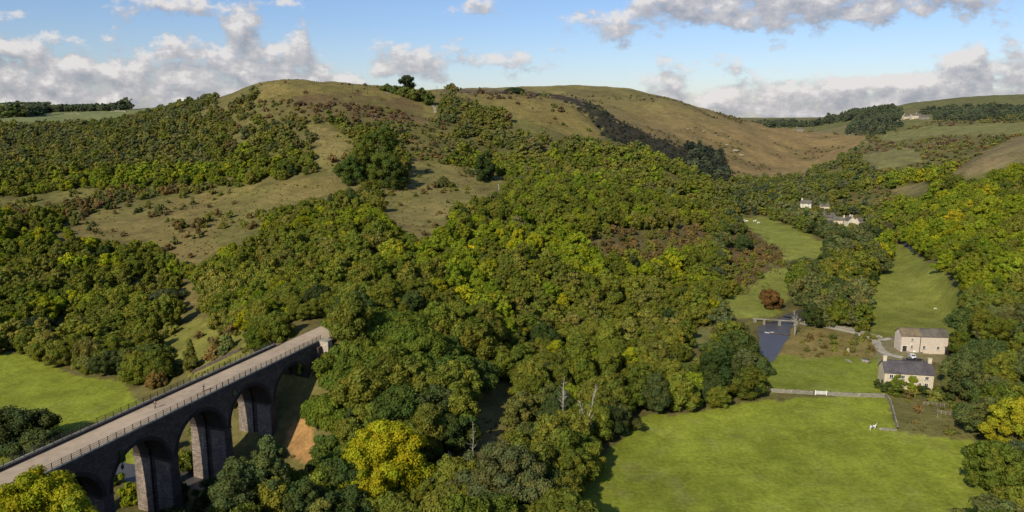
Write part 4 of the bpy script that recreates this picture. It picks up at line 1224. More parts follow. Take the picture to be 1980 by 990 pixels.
def arc(c, r):
    return [(c + r * math.cos(math.pi - math.pi * i / NS), ZS + r * math.sin(math.pi * i / NS)) for i in range(NS + 1)]


for c in ARCH:
    A = arc(c, RA)
    for (xa, za), (xb, zb) in zip(A[:-1], A[1:]):
        w.add([(xa, 0, za), (xb, 0, zb), (xb, 0, ZT), (xa, 0, ZT)], [(0, 1, 2, 3)])
        w.add([(xa, WY, za), (xb, WY, zb), (xb, WY, ZT), (xa, WY, ZT)], [(0, 1, 2, 3)])
    Gv = arc(c, RA + .45)
    for i in range(NS):
        (xa, za), (xb, zb) = A[i], A[i + 1]; (ga, ha), (gb, hb_) = Gv[i], Gv[i + 1]
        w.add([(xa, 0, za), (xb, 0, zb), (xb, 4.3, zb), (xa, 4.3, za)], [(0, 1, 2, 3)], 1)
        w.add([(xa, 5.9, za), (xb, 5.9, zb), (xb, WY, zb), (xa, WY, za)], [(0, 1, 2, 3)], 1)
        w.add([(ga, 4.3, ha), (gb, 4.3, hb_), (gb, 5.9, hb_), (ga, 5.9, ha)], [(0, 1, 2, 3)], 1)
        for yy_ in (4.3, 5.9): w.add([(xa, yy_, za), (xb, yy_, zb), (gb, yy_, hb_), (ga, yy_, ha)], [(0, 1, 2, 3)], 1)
ed = [X0] + sum([[c - RA, c + RA] for c in ARCH], []) + [172.5]
for xa, xb in zip(ed[::2], ed[1::2]):
    lo = ZS
    w.add([(xa, 0, lo), (xb, 0, lo), (xb, 0, ZT), (xa, 0, ZT)], [(0, 1, 2, 3)])
    w.add([(xa, WY, lo), (xb, WY, lo), (xb, WY, ZT), (xa, WY, ZT)], [(0, 1, 2, 3)])
w.build('arcade_wall', [M_SHADESTONE, M_SOFFIT], via)
for c in ARCH:
    A = arc(c, RA - .02); B_ = arc(c, RA + .85)
    for y in ((-.07, .0), (WY, WY + .07)):
        r_ = MB()
        vs = []; fs = []
        for i in range(NS + 1):
            vs += [(A[i][0], y[0], A[i][1]), (B_[i][0], y[0], B_[i][1]), (B_[i][0], y[1], B_[i][1]), (A[i][0], y[1], A[i][1])]
        for i in range(NS):
            for j in range(4): fs.append((i * 4 + j, i * 4 + (j + 1) % 4, i * 4 + 4 + (j + 1) % 4, i * 4 + 4 + j))
        r_.add(vs, fs); r_.build('arch_ring', M_SOFFIT, via)
for i in range(8):
    xa = ARCH[0] - RA - (PITCHV - 2 * RA) + PITCHV * i; xb = xa + PITCHV - 2 * RA
    if i == 7: xb = 172.5
    if i == 0: xa = X0
    p = MB()
    bt = .22
    z0 = -4.0
    vs = [(xa - bt, -bt, z0), (xb + bt, -bt, z0), (xb + bt, WY + bt, z0), (xa - bt, WY + bt, z0), (xa + .02, .0, ZS), (xb - .02, .0, ZS), (xb - .02, WY, ZS), (xa + .02, WY, ZS)]
    fs = [(0, 3, 2, 1), (4, 5, 6, 7), (0, 1, 5, 4), (1, 2, 6, 5), (2, 3, 7, 6), (3, 0, 4, 7)]
    def pf(y, z, side):
        t_ = (ZS - z) / (ZS - z0); return (xa + .02 - bt * t_ if side < 0 else xb - .02 + bt * t_, y, z)
    p.add(vs, [fs[2], fs[4], fs[0], fs[1]], 0)
    g_ = .4
    for sd in (-1, 1):
        ys = [(-bt, 0), (4.3, 4.3), (5.9, 5.9), (WY + bt, WY)]
        for a_, b_ in ((0, 1), (2, 3)):
            q = [pf(ys[a_][0], z0, sd), pf(ys[b_][0], z0, sd), pf(ys[b_][1], ZS, sd), pf(ys[a_][1], ZS, sd)]
            p.add(q, [(0, 1, 2, 3)], 1)
        q = [pf(4.3, z0, sd), pf(5.9, z0, sd), pf(5.9, ZS, sd), pf(4.3, ZS, sd)]
        qi = [(x_ - sd * g_, y_, z_) for x_, y_, z_ in q]
        p.add(qi, [(0, 1, 2, 3)], 0); p.add([q[0], q[3], qi[3], qi[0]], [(0, 1, 2, 3)], 0); p.add([q[1], q[2], qi[2], qi[1]], [(0, 1, 2, 3)], 0)
    po = p.build('pier', [M_SHADESTONE, M_SUNPIER], via)
    for ya, yb in ((-.16, 4.3), (5.9, WY + .16)):
        MB().box(xa - .14, xb + .14, ya, yb, ZS - .5, ZS - .1).build('impost_band', M_SHADESTONE, po)
MB().box(X0, 172.5, -.28, -.004, ZT - .75, ZT - .35).build('string_course', M_SHADESTONE, via)
MB().box(X0, X1, .55, WY - .55, ZT + .004, ZT + .12).build('path_surface', M_PATH, via)
for y0, y1, xe in ((0, .5, 176.0), (WY - .5, WY, 168.0)):
    w = MB().box(X0, xe, y0 + .02, y1 - .02, ZT - .3, ZT + .72)
    po = w.build('parapet', M_SHADESTONE, via)
    c_ = MB()
    x = X0
    R_ = random.Random(4)
    while x < xe:
        x2 = min(xe, x + R_.uniform(1.2, 1.8)); c_.box(x, x2 - .03, y0 - .14, y1 + .14, ZT + .72, ZT + .92 + R_.uniform(-.01, .02)); x = x2
    c_.build('coping', M_COPE, po)
    r_ = MB(); ym = (y0 + y1) / 2; x = X0 + .5
    while x < xe:
        r_.box(x - .06, x + .06, ym - .06, ym + .06, ZT + .9, ZT + 2.2)
        x += 2.05
    for z in (1.25, 1.65, 2.08): r_.tube([(X0, ym, ZT + z), (xe, ym, ZT + z)], .035, 5)
    x = X0 + .5
    while x < xe:
        r_.box(x - .012, x + .012, ym - .012, ym + .012, ZT + .92, ZT + 2.06); x += .34
    r_.build('railing', M_RAIL, via)
ab = MB()
ab.box(172.52, X1, .0, WY, 2, ZT - .01)
ab.build('abutment', M_SHADESTONE, via)
ab = MB().box(174.6, 176.8, -3.1, -.01, 4, ZT + .92)
abo = ab.build('end_pilaster', M_SUNSTONE, via)
MB().box(174.4, 177.0, -3.3, .0, ZT + .925, ZT + 1.15).build('pilaster_cap', M_COPE, abo)
ab = MB().box(172.6, 174.4, -1.1, -.01, 4, ZT - .6); ab.build('recess_pilaster', M_SHADESTONE, via)


def via_pt(x, y, z):
    return Vector((VX.x + x * _ca - y * _sa, VX.y + x * _sa + y * _ca, z))


def leaf_clump(name, loc, r, col, label, cat, n=10, leaf=.18, seed=1, scale=(1, 1, 1), rz=0, group=None):
    me, cen, rad = crown_mesh(name, r * 2, r, 0, n, 70, leaf, seed, 'round', lob=(.3, .5))
    o = bpy.data.objects.new(name, me); COL.objects.link(o)
    o.location = loc; o.scale = scale; o.rotation_euler = (0, 0, rz); o['leaf_colour'] = col
    return tag(o, label, cat, group)


leaf_clump('ivy', via_pt(164.5, -.3, 17.6), 1.6, (.13, .17, .02), 'bright green ivy tuft above the last viaduct arch', 'ivy', 7, .2, 3, (.6, .35, 1.1), VY)
leaf_clump('ivy', via_pt(138.2, -.35, 20.2), 1.0, (.15, .17, .08), 'pale green ivy tuft high on the third pier', 'ivy', 6, .18, 4, (.6, .35, 1.1), VY)
leaf_clump('ivy', via_pt(104.5, -.35, 17.4), 1.6, (.06, .09, .03), 'dull green ivy hanging left of the second arch', 'ivy', 8, .2, 5, (.6, .35, 1.5), VY)

# ------------------------------------------------------------------ water


def smooth_line(pts, n=8):
    out = []
    P_ = [Vector((*p, 0)) for p in pts]
    for i in range(len(P_) - 1):
        a = P_[max(i - 1, 0)]; b = P_[i]; c = P_[i + 1]; d = P_[min(i + 2, len(P_) - 1)]
        for j in range(n):
            t = j / n
            out.append(.5 * ((2 * b) + (c - a) * t + (2 * a - 5 * b + 4 * c - d) * t * t + (3 * b - a - 3 * c + d) * t ** 3))
    out.append(P_[-1])
    return out


def ribbon(name, pts, width, dz, mat, kind='structure', follow=True, zfix=None, nseg=6):
    L = smooth_line(pts)
    V = []; Fc = []
    m_ = nseg + 1
    for i, p in enumerate(L):
        d = (L[min(i + 1, len(L) - 1)] - L[max(i - 1, 0)]).normalized(); n_ = Vector((-d.y, d.x, 0))
        ww = width(p) if callable(width) else width
        for j in range(m_):
            q = p + n_ * (j / nseg - .5) * ww
            z = zfix if zfix is not None else float(ground(q.x, q.y)) + dz
            V.append((q.x, q.y, z))
    for i in range(len(L) - 1):
        for j in range(nseg):
            a = i * m_ + j; Fc.append((a, a + 1, a + 1 + m_, a + m_))
    me = bpy.data.meshes.new(name); me.from_pydata(V, [], Fc); me.materials.append(mat)
    me.polygons.foreach_set('use_smooth', [True] * len(Fc))
    o = bpy.data.objects.new(name, me); COL.objects.link(o)
    if kind: o['kind'] = kind
    return o


m, k, out = new_mat('river_water')
tc = k.new('ShaderNodeTexCoord').outputs['Object']
nn = k.noise(tc, 1.1, 5, .6); n2 = k.noise(tc, .12, 3)
principled(k, out, k.mix(n2, (.060, .056, .055), (.085, .078, .078)), .33, .22, bump(k, nn, .5, .08))
M_WATER = m
ribbon('river', RIVER[6:], lambda p: 8.6 + 6.5 * math.exp(-((p.x - POOL[0]) ** 2 + (p.y - POOL[1]) ** 2) / 190), 0, M_WATER, zfix=-.85)
ribbon('river', RIVER[0:7], 9, 0, M_WATER, zfix=-.5)
s1 = [at(*p) for p in ((1728, 455), (1745, 466), (1768, 480), (1792, 494))]
ribbon('river', [(p.x, p.y) for p in s1], 4, .25, M_WATER)

# weir and footbridge
A0 = Vector(ptz(1458, 619, .6)); A1 = Vector(ptz(1540, 624, .6))
fd = (A1 - A0).normalized(); fl = (A1 - A0).length; frz = math.atan2(fd.y, fd.x)
fb = empty('footbridge', A0, frz, 'narrow concrete sluice footbridge on stone piers across the mill pool', 'bridge')
MB().box(-.5, fl + .5, -.45, .45, .55, .85).build('deck', M_COPE, fb, bevel=.03)
for x, wd_ in ((.3, 1.7), (4.2, 1.1), (10.6, 1.3), (fl - .3, 1.8)):
    MB().prism([(x - wd_ / 2, -3), (x + wd_ / 2, -3), (x + wd_ * .42, .5), (x - wd_ * .42, .5)], 'y', -1.2, 1.0).build('pier', M_WALL, fb)
r_ = MB()
for i in range(9): r_.box(fl * i / 8 - .04, fl * i / 8 + .04, .34, .42, .85, 1.85)
r_.tube([(0, .38, 1.8), (fl, .38, 1.8)], .03, 5); r_.tube([(0, .38, 1.35), (fl, .38, 1.35)], .025, 5)
r_.build('handrail', M_RAIL, fb)
wm = simple_mat('white_foam', (.75, .76, .78), .8, .1, 3)
q = Vector(ptz(1488, 643, -.72))
foam = MB()
R_ = random.Random(3)
for i in range(26):
    a_ = q + Vector((R_.uniform(-1.8, 1.8), R_.uniform(-.6, .6) , 0)); s_ = R_.uniform(.2, .6)
    foam.tube([a_ + Vector((-s_, -s_ * .3, 0)), a_, a_ + Vector((s_, s_ * .3, 0))], [.05, .12, .05], 5)
fo = foam.build('foam', wm); tag(fo, kind='stuff')
wl = MB(); B0 = Vector(ptz(1468, 640, -.7)); B1 = Vector(ptz(1530, 648, -.7))
wl.tube([B0, B0.lerp(B1, .3) + Vector((0, -.6, 0)), B0.lerp(B1, .6) + Vector((0, -.3, 0)), B1], .22, 6)
tag(wl.build('weir', M_SHADESTONE, smooth=True), 'dark low weir sill crossing the mill pool', 'weir')

# ------------------------------------------------------------------ tracks and walls


def line_px(pts): return [(p.x, p.y) for p in (at(*q) for q in pts)]


ribbon('farm_track', line_px([(1545, 626), (1600, 634), (1650, 644), (1690, 657), (1697, 670), (1712, 684), (1745, 692)]), 3.4, .14, M_TRACK)
ribbon('track', line_px([(1660, 649), (1700, 658), (1722, 655)]), 2.2, .16, M_TRACK)
ribbon('footpath', line_px([(745, 181), (790, 186), (822, 197), (839, 208), (842, 220)]), 3.2, .35, M_HPATH)
ribbon('footpath', [tuple(via_pt(200, 5.2, 0)[:2]), tuple(via_pt(215, 5.5, 0)[:2]), tuple(via_pt(235, 8, 0)[:2])], 6, .3, M_PATH)


def wall_line(name, pts, h, th, label, cat='wall', mat=None, seed=0, cope=True, group=None):
    L = smooth_line(pts, 10)
    R_ = random.Random(seed)
    mb = MB(); acc = 0
    prev = None
    # resample at about 0.7 m so the top can be uneven
    res = [L[0]]
    for p in L[1:]:
        while (p - res[-1]).length > .8: res.append(res[-1] + (p - res[-1]).normalized() * .8)
    vs = []; fs = []
    for i, p in enumerate(res):
        d = (res[min(i + 1, len(res) - 1)] - res[max(i - 1, 0)]).normalized(); n_ = Vector((-d.y, d.x, 0))
        z = float(ground(p.x, p.y)); hh = h * R_.uniform(.86, 1.1); t = th / 2 * R_.uniform(.85, 1.15)
        for a_, b_ in ((-t * 1.3, -.4), (-t * .8, hh * .93), (-t * .3, hh), (t * .3, hh * 1.02), (t * .8, hh * .93), (t * 1.3, -.4)):
            vs.append((p.x + n_.x * a_, p.y + n_.y * a_, z + b_))
    for i in range(len(res) - 1):
        for j in range(5): fs.append((i * 6 + j, i * 6 + j + 1, (i + 1) * 6 + j + 1, (i + 1) * 6 + j))
    mb.add(vs, fs)
    o = mb.build(name, mat or M_WALL)
    return tag(o, label, cat, group)


wall_line('dry_stone_wall', line_px([(1488, 758), (1540, 761), (1574, 763)]), 1.25, .6, 'pale dry-stone wall from the river trees to the gate across the field', seed=1)
wall_line('dry_stone_wall', line_px([(1600, 764), (1650, 767), (1712, 769)]), 1.25, .6, 'pale dry-stone wall running from the gate to the farmhouse garden corner', seed=2)
wall_line('dry_stone_wall', line_px([(1714, 768), (1722, 782), (1729, 806), (1736, 834)]), 1.1, .55, 'dry-stone wall coming down towards the camera beside the rough garden', seed=3)
wall_line('dry_stone_wall', line_px([(1733, 834), (1715, 833), (1697, 831)]), .7, .5, 'tumbled low stone wall reaching from the garden corner to the horse', seed=4)
wall_line('dry_stone_wall', line_px([(1545, 621), (1590, 630), (1640, 637), (1690, 651), (1708, 655)]), 1.0, .55, 'stone wall along the far side of the farm track', seed=5)
wall_line('dry_stone_wall', line_px([(1556, 626), (1575, 632)]), 1.3, .8, 'short pale stone wall at the right end of the footbridge', seed=6)
wall_line('dry_stone_wall', line_px([(1635, 697), (1650, 703)]), .6, .5, 'fallen pale log-like stone row in the paddock', seed=7)
wall_line('field_wall', line_px([(858, 177), (930, 178), (1000, 181), (1050, 184)]), 2.2, 1.2, 'dark field wall along the distant plateau edge', mat=M_SHADESTONE, seed=8)
wall_line('field_wall', line_px([(60, 226), (150, 220), (245, 217)]), 1.6, 1.2, 'pale field wall below the wood on the left skyline', seed=9)
wall_line('field_wall', line_px([(1640, 262), (1700, 240), (1745, 232)]), 1.6, 1.2, 'field wall climbing the distant right-hand pasture', seed=10)
wall_line('field_wall', line_px([(372, 722), (420, 700), (470, 676)]), .9, .7, 'dark low wall across the green slope beyond the viaduct', mat=M_SHADESTONE, seed=11)
# gate in the field wall
g0 = at(1576, 764); g1 = at(1598, 765); gd = g1 - g0; gl = gd.length
gt = empty('field_gate', g0, math.atan2(gd.y, gd.x), 'white painted gate closing the gap in the dry-stone wall', 'gate')
r_ = MB()
for z in (.25, .5, .75, 1.0, 1.25): r_.box(.15, gl - .15, -.04, .04, z, z + .13)
for x in (.15, gl / 2, gl - .25): r_.box(x, x + .1, -.06, .06, .2, 1.4)
r_.build('gate_leaf', M_FRAME, gt)
for x in (-.1, gl - .1): MB().box(x, x + .22, -.11, .11, -.3, 1.6).build('gate_post', M_FRAME, gt)


def fence(p0, p1, label, n=7, h=1.2, rails=3, seed=0):
    a = at(*p0); b = at(*p1); d = b - a; L = math.hypot(d.x, d.y)
    f = empty('post_and_rail_fence', a, math.atan2(d.y, d.x), label, 'fence')
    gz = lambda x: float(ground(a.x + d.x * x / L, a.y + d.y * x / L)) - a.z
    for i in range(n):
        x = L * i / (n - 1); z = gz(x)
        MB().box(x - .09, x + .09, -.09, .09, z - .3, z + h).build('post', M_WOOD, f)
    r_ = MB()
    for j in range(rails):
        zz = h * (.3 + .62 * j / max(1, rails - 1))
        r_.tube([(L * i / 12, -.1, gz(L * i / 12) + zz) for i in range(13)], .065, 4)
    r_.build('rails', M_WOOD, f)


fence((1786, 783), (1842, 789), 'upper wooden post-and-rail fence behind the rough garden', 8)
fence((1811, 800), (1862, 806), 'lower wooden post-and-rail fence beside the shaded trees', 7)
fence((1811, 786), (1812, 808), 'short wooden fence joining the two fence rows', 3)

# ------------------------------------------------------------------ buildings


def window(mb_par, x, z, w_, h_, y, par, facing=-1):
    f = MB(); t = .09
    ya, yb = (y - .06, y + .04) if facing < 0 else (y - .04, y + .06)
    f.box(x - w_ / 2, x + w_ / 2, ya, yb, z, z + t).box(x - w_ / 2, x + w_ / 2, ya, yb, z + h_ - t, z + h_)
    f.box(x - w_ / 2, x - w_ / 2 + t, ya, yb, z + t, z + h_ - t).box(x + w_ / 2 - t, x + w_ / 2, ya, yb, z + t, z + h_ - t)
    f.box(x - t / 3, x + t / 3, ya + .01, yb - .01, z + t, z + h_ - t)
    fo_ = f.build('window', M_FRAME, par)
    MB().box(x - w_ / 2 + .02, x + w_ / 2 - .02, y - .02, y + .02, z + .02, z + h_ - .02).build('pane', M_GLASS, fo_)
    MB().box(x - w_ / 2 - .1, x + w_ / 2 + .1, y - .16 if facing < 0 else y - .02, y + .02 if facing < 0 else y + .16, z - .14, z - .003).build('sill', M_COPE, fo_)
    return fo_


def house(name, loc, rz, L, W, H, RH, wall, roof, label, cat='house', wins=(), door=None, chim=(), roof2=None, split=0, gable_win=False):
    o = empty(name, loc, rz, label, cat)
    t = .0
    w_ = MB()
    poly = [(0, -1.5), (W, -1.5), (W, H), (W / 2, H + RH), (0, H)]
    w_.prism(poly, 'x', 0, L)
    w_.build('wall', wall, o)
    ov = .35; sl_ = RH / (W / 2)

    def slab(x0, x1, mat, dz=0):
        r_ = MB()
        th = .2
        pr = [(-ov, H - ov * sl_ + .03 + dz), (W / 2, H + RH + .03 + dz), (W + ov, H - ov * sl_ + .03 + dz), (W + ov, H - ov * sl_ + .03 + th + dz), (W / 2, H + RH + .05 + th + dz), (-ov, H - ov * sl_ + .03 + th + dz)]
        r_.prism(pr, 'x', x0, x1)
        ro = r_.build('roof', mat, o)
        MB().box(x0, x1, W / 2 - .16, W / 2 + .16, H + RH + .1 + th + dz - .04, H + RH + th + .2 + dz).build('ridge', mat, ro)
        return ro
    if roof2 is None: ro = slab(-.25, L + .25, roof)
    else: ro = slab(-.25, split, roof, .1); ro['label'] = 'brownish lichened half of the roof'; r2 = slab(split, L + .25, roof2); r2['label'] = 'dark grey half of the roof'
    for cx in chim:
        c_ = MB().box(cx - .55, cx + .55, W / 2 - .4, W / 2 + .4, H + RH - .8, H + RH + 1.5).box(cx - .65, cx + .65, W / 2 - .5, W / 2 + .5, H + RH + 1.5, H + RH + 1.68)
        co = c_.build('chimney', wall, ro if roof2 is None else ro)
        pm = MB()
        for s_ in (-.25, .25): pm.tube([(cx + s_, W / 2, H + RH + 1.66), (cx + s_, W / 2, H + RH + 2.1)], [.14, .11], 8)
        pm.build('chimney_pot', M_TILE, o) if False else None
    for (x, z, ww, hh) in wins: window(None, x, z, ww, hh, 0, o)
    if door:
        x, ww, hh = door
        d_ = MB().box(x - ww / 2, x + ww / 2, -.07, .03, .0, hh).build('door', M_DOOR, o)
        f = MB().box(x - ww / 2 - .12, x - ww / 2 - .003, -.1, .02, 0, hh + .12).box(x + ww / 2 + .003, x + ww / 2 + .12, -.1, .02, 0, hh + .12).box(x - ww / 2, x + ww / 2, -.1, .02, hh + .003, hh + .12)
        f.build('door_frame', M_FRAME, d_)
    return o


# farmhouse
f0 = at(1708, 750); f1 = at(1803, 757)
fd = f1 - f0; frz = math.atan2(fd.y, fd.x); fL = math.hypot(fd.x, fd.y)
fh = house('farmhouse', (f0.x, f0.y, .3), frz, fL, 6.8, 5.3, 2.9, M_CREAM, M_SLATE, 'cream farmhouse with dark slate roof, ivy and a chimney at each end', 'house',
           wins=[(fL * .14, .9, 1.2, 1.4), (fL * .14, 3.3, 1.2, 1.3), (fL * .38, 3.3, 1.1, 1.3), (fL * .38, .9, 1.2, 1.4), (fL * .62, 3.3, 1.1, 1.3), (fL * .86, 3.3, 1.2, 1.3), (fL * .86, .9, 1.2, 1.4), (fL * .73, .9, 1.0, 1.4)],
           door=(fL * .52, 1.1, 2.1), chim=(.6, fL - .6))


def on_wall(base, rz, x, y, z): return Vector((base[0] + x * math.cos(rz) - y * math.sin(rz), base[1] + x * math.sin(rz) + y * math.cos(rz), z))


leaf_clump('climbing_ivy', on_wall(f0, frz, fL * .28, -.5, .2), 2.4, (.095, .12, .018), 'green creeper covering the left half of the farmhouse front', 'ivy', 14, .26, 8, (1.0, .35, 1.1), frz)
leaf_clump('climbing_ivy', on_wall(f0, frz, fL * .55, -.5, .8), 1.9, (.13, .155, .015), 'bright green creeper under the eaves in the middle of the farmhouse', 'ivy', 12, .24, 9, (1.0, .35, 1.15), frz)
for i, (x_, y_, r_, c_, lb) in enumerate([(.0, -3.2, 2.3, 'dark', 'dark shrub at the left corner of the farmhouse'), (3.5, -4.5, 2.2, 'green', 'green shrub in front of the left farmhouse window'), (7.5, -5.5, 1.7, 'olive', 'olive shrub by the farmhouse garden path'),
                                          (10.8, -5, 2.3, 'dark', 'dark shrub in front of the farmhouse door'), (14, -6.5, 2.6, 'green', 'green shrub at the right of the farmhouse garden'), (17.5, -8, 2.2, 'dark', 'dark shrub below the right end of the farmhouse'), (-1.5, .5, 1.9, 'dark', 'dark shrub against the left gable of the farmhouse')]):
    p_ = on_wall(f0, frz, x_, y_, 0); p_.z = float(ground(p_.x, p_.y)) - .2
    leaf_clump('garden_shrub', p_, r_, shade_col(PAL[c_], random.Random(i)), lb, 'shrub', 12, .28, 20 + i, (1, 1, .8))

for i, (x_, y_, r_, c_, lb) in enumerate([(1.5, -7, 2.6, 'green', 'green shrub at the left front corner of the farmhouse garden'), (5.5, -8.5, 1.6, 'brown', 'brown shrub beside the farmhouse garden lawn'), (12.5, -9, 2.4, 'olive', 'olive shrub on the lower edge of the farmhouse garden'), (10.2, -2.2, 1.7, 'green', 'green shrub tight against the farmhouse wall right of the door')]):
    p_ = on_wall(f0, frz, x_, y_, 0); p_.z = float(ground(p_.x, p_.y)) - .2
    leaf_clump('garden_shrub', p_, r_, shade_col(PAL[c_], random.Random(i + 50)), lb, 'shrub', 12, .28, 40 + i, (1, 1, .85))
# undergrowth at the foot of the viaduct
for i, (x_, y_, r_, c_, lb) in enumerate([(84, 14, 3.2, 'lime', 'lime green bushy thicket seen through the first dark arch'), (93, 17, 3.6, 'yellow', 'yellow-green thicket behind the second pier of the viaduct'), (101, 13, 3.0, 'green', 'green thicket behind the viaduct seen through the second arch'),
                                          (110, 19, 3.8, 'yellow', 'yellow-green thicket beyond the third arch'), (118, 14, 3.0, 'lime', 'bright thicket filling the lower left of the third arch'), (98, -3, 3.0, 'green', 'green thicket in front of the pier right of the first arch'),
                                          (106, 4, 2.6, 'dark', 'dark thicket under the second arch'), (112, -4, 3.4, 'dark', 'dark thicket in front of the second arch'), (121, 3, 3.0, 'dark', 'dark thicket under the third arch'), (128, 14, 3.4, 'lime', 'lime thicket seen low through the third arch'),
                                          (124, -4, 3.6, 'dark', 'blackish thicket in front of the third arch'), (133, -4, 3.2, 'green', 'green thicket at the foot of the third pier'), (145, 16, 3.6, 'yellow', 'yellowish thicket beyond the fourth arch'), (87, 3, 2.8, 'dark', 'dark thicket under the first arch'), (136, 15, 3.2, 'green', 'green thicket behind the fourth pier'), (79, -3, 3, 'dark', 'dark thicket under the bottom left ash')]):
    p_ = via_pt(x_, y_, 0); p_.z = float(ground(p_.x, p_.y)) - .5
    leaf_clump('thicket', p_, r_, shade_col(PAL[c_], random.Random(i + 80)), lb, 'bush', 16, .36, 60 + i, (1, 1, 1.0))

R_ = random.Random(12)
for i in range(46):
    back = i % 3 != 0
    x_ = R_.uniform(74, 172 if back else 150); y_ = R_.uniform(13, 34) if back else R_.uniform(-14, -3)
    p_ = via_pt(x_, y_, 0); gz_0 = float(ground(p_.x, p_.y))
    if float(seg_dist(np.array([p_.x]), np.array([p_.y]), RIVER)[0]) < 6: continue
    p_.z = gz_0 - .5
    c_ = R_.choice(['lime', 'yellow', 'green', 'olive'] if back else ['green', 'dark', 'dark', 'olive'])
    leaf_clump('undergrowth_bush', p_, R_.uniform(1.6, 3.2), shade_col(PAL[c_], R_), 'sunlit green bush behind the viaduct seen between its piers' if back else 'shaded green bush in front of the foot of the viaduct', 'bush', 12, .34, 200 + i % 6, (1, 1, R_.uniform(.8, 1.1)), R_.uniform(0, 6), group='bushes behind the viaduct' if back else 'bushes in front of the viaduct')

# barn
b0 = at(1741, 680); brz = math.radians(-5); bL = 88 / F * b0.y * 1.02
bn = house('stone_barn', (b0.x, b0.y, float(ground(b0.x, b0.y)) + .1), brz, bL, 6.0, 6.2, 2.0, M_BARN, M_TILE, 'long pinkish stone barn with a two-tone roof behind the farmhouse', 'barn',
           wins=[(bL * .23, 4.3, .9, 1.1), (bL * .23, 1.3, .9, 1.3), (bL * .50, 1.2, 1.1, 1.3), (bL * .80, 1.1, 1.1, 1.3)], door=(bL * .08, 1.6, 2.3), roof2=M_GSLATE, split=bL * .42)
MB().box(bL * .40, bL * .415, -.05, -.003, 0, 6.0).build('downpipe', M_DOOR, bn)
sh0 = at(1834, 690)
sh = empty('dark_shed', (sh0.x, sh0.y, sh0.z), brz, 'low black-roofed lean-to shed at the right end of the barn', 'shed')
MB().prism([(0, -.5), (4, -.5), (4, 2.9), (0, 2.1)], 'x', 0, 4.6).build('wall', M_DOOR, sh)
MB().prism([(-.3, 2.1), (4.3, 3.0), (4.3, 3.15), (-.3, 2.25)], 'x', -.3, 4.9).build('roof', M_SLATE, sh)
# far side yard clutter
for i, (x_, y_, s_, lb) in enumerate([(1755, 677, .9, 'round pale planter by the barn wall'), (1768, 676, .7, 'small white sack beside the barn door'), (1778, 677, .9, 'pale feed trough left of the barn middle window')]):
    p_ = at(x_, y_ + 6)
    if i == 0:
        pot = MB(); pot.tube([p_ + Vector((0, 0, -.1)), p_ + Vector((0, 0, .5 * s_)), p_ + Vector((0, 0, .9 * s_))], [.35, .6, .5], 10)
        tag(pot.build('planter', M_COPE, smooth=True), lb, 'planter')
    elif i == 1:
        pot = MB(); pot.tube([p_ + Vector((-.5, 0, .25)), p_ + Vector((-.3, 0, .35)), p_ + Vector((.3, 0, .35)), p_ + Vector((.5, 0, .25))], [.1, .35, .35, .1], 8)
        tag(pot.build('sack', M_FRAME, smooth=True), lb, 'sack')
    else:
        pot = MB(); pot.prism([(-.3, 0), (.3, 0), (.45, .6), (.36, .6), (.24, .12), (-.24, .12), (-.36, .6), (-.45, .6)], 'x', -1, 1)
        o_ = pot.build('feed_trough', M_COPE); o_.location = p_; o_.rotation_euler = (0, 0, brz); tag(o_, lb, 'trough')
p_ = at(1674, 700)
pot = MB(); pot.tube([(0, 0, -.1), (0, 0, .35), (0, 0, .75), (0, 0, .78), (0, 0, .5)], [1.5, 1.7, 1.6, 1.35, 1.25], 14)
o_ = pot.build('stone_trough', M_COPE, smooth=True); o_.location = p_; tag(o_, 'round pale stone ring trough in the paddock beside the track', 'trough')
p_ = at(1639, 682)
pot = MB(); pot.prism([(-.6, 0), (.6, 0), (.45, 1.7), (.1, 2.0), (-.4, 1.6)], 'y', -.35, .35)
o_ = pot.build('standing_stone', M_LIME, bevel=.12); o_.location = p_; tag(o_, 'pale upright stone among the bushes below the track', 'stone')
for i, (x_, y_) in enumerate([(1771, 795), (1780, 797)]):
    p_ = at(x_, y_)
    o_ = empty('beehive', p_, .2 + i, ['white box hive, left one of two in the rough garden', 'white box hive, right one of two in the rough garden'][i], 'hive')
    MB().box(-.35, .35, -.35, .35, .25, .95).build('hive_body', M_FRAME, o_, bevel=.02)
    MB().prism([(-.42, .95), (.42, .95), (.3, 1.12), (-.3, 1.12)], 'x', -.42, .42).build('lid', M_FRAME, o_)
    MB().box(-.3, -.2, -.3, -.2, -.1, .25).box(.2, .3, -.3, -.2, -.1, .25).box(-.3, -.2, .2, .3, -.1, .25).box(.2, .3, .2, .3, -.1, .25).build('stand', M_WOOD, o_)

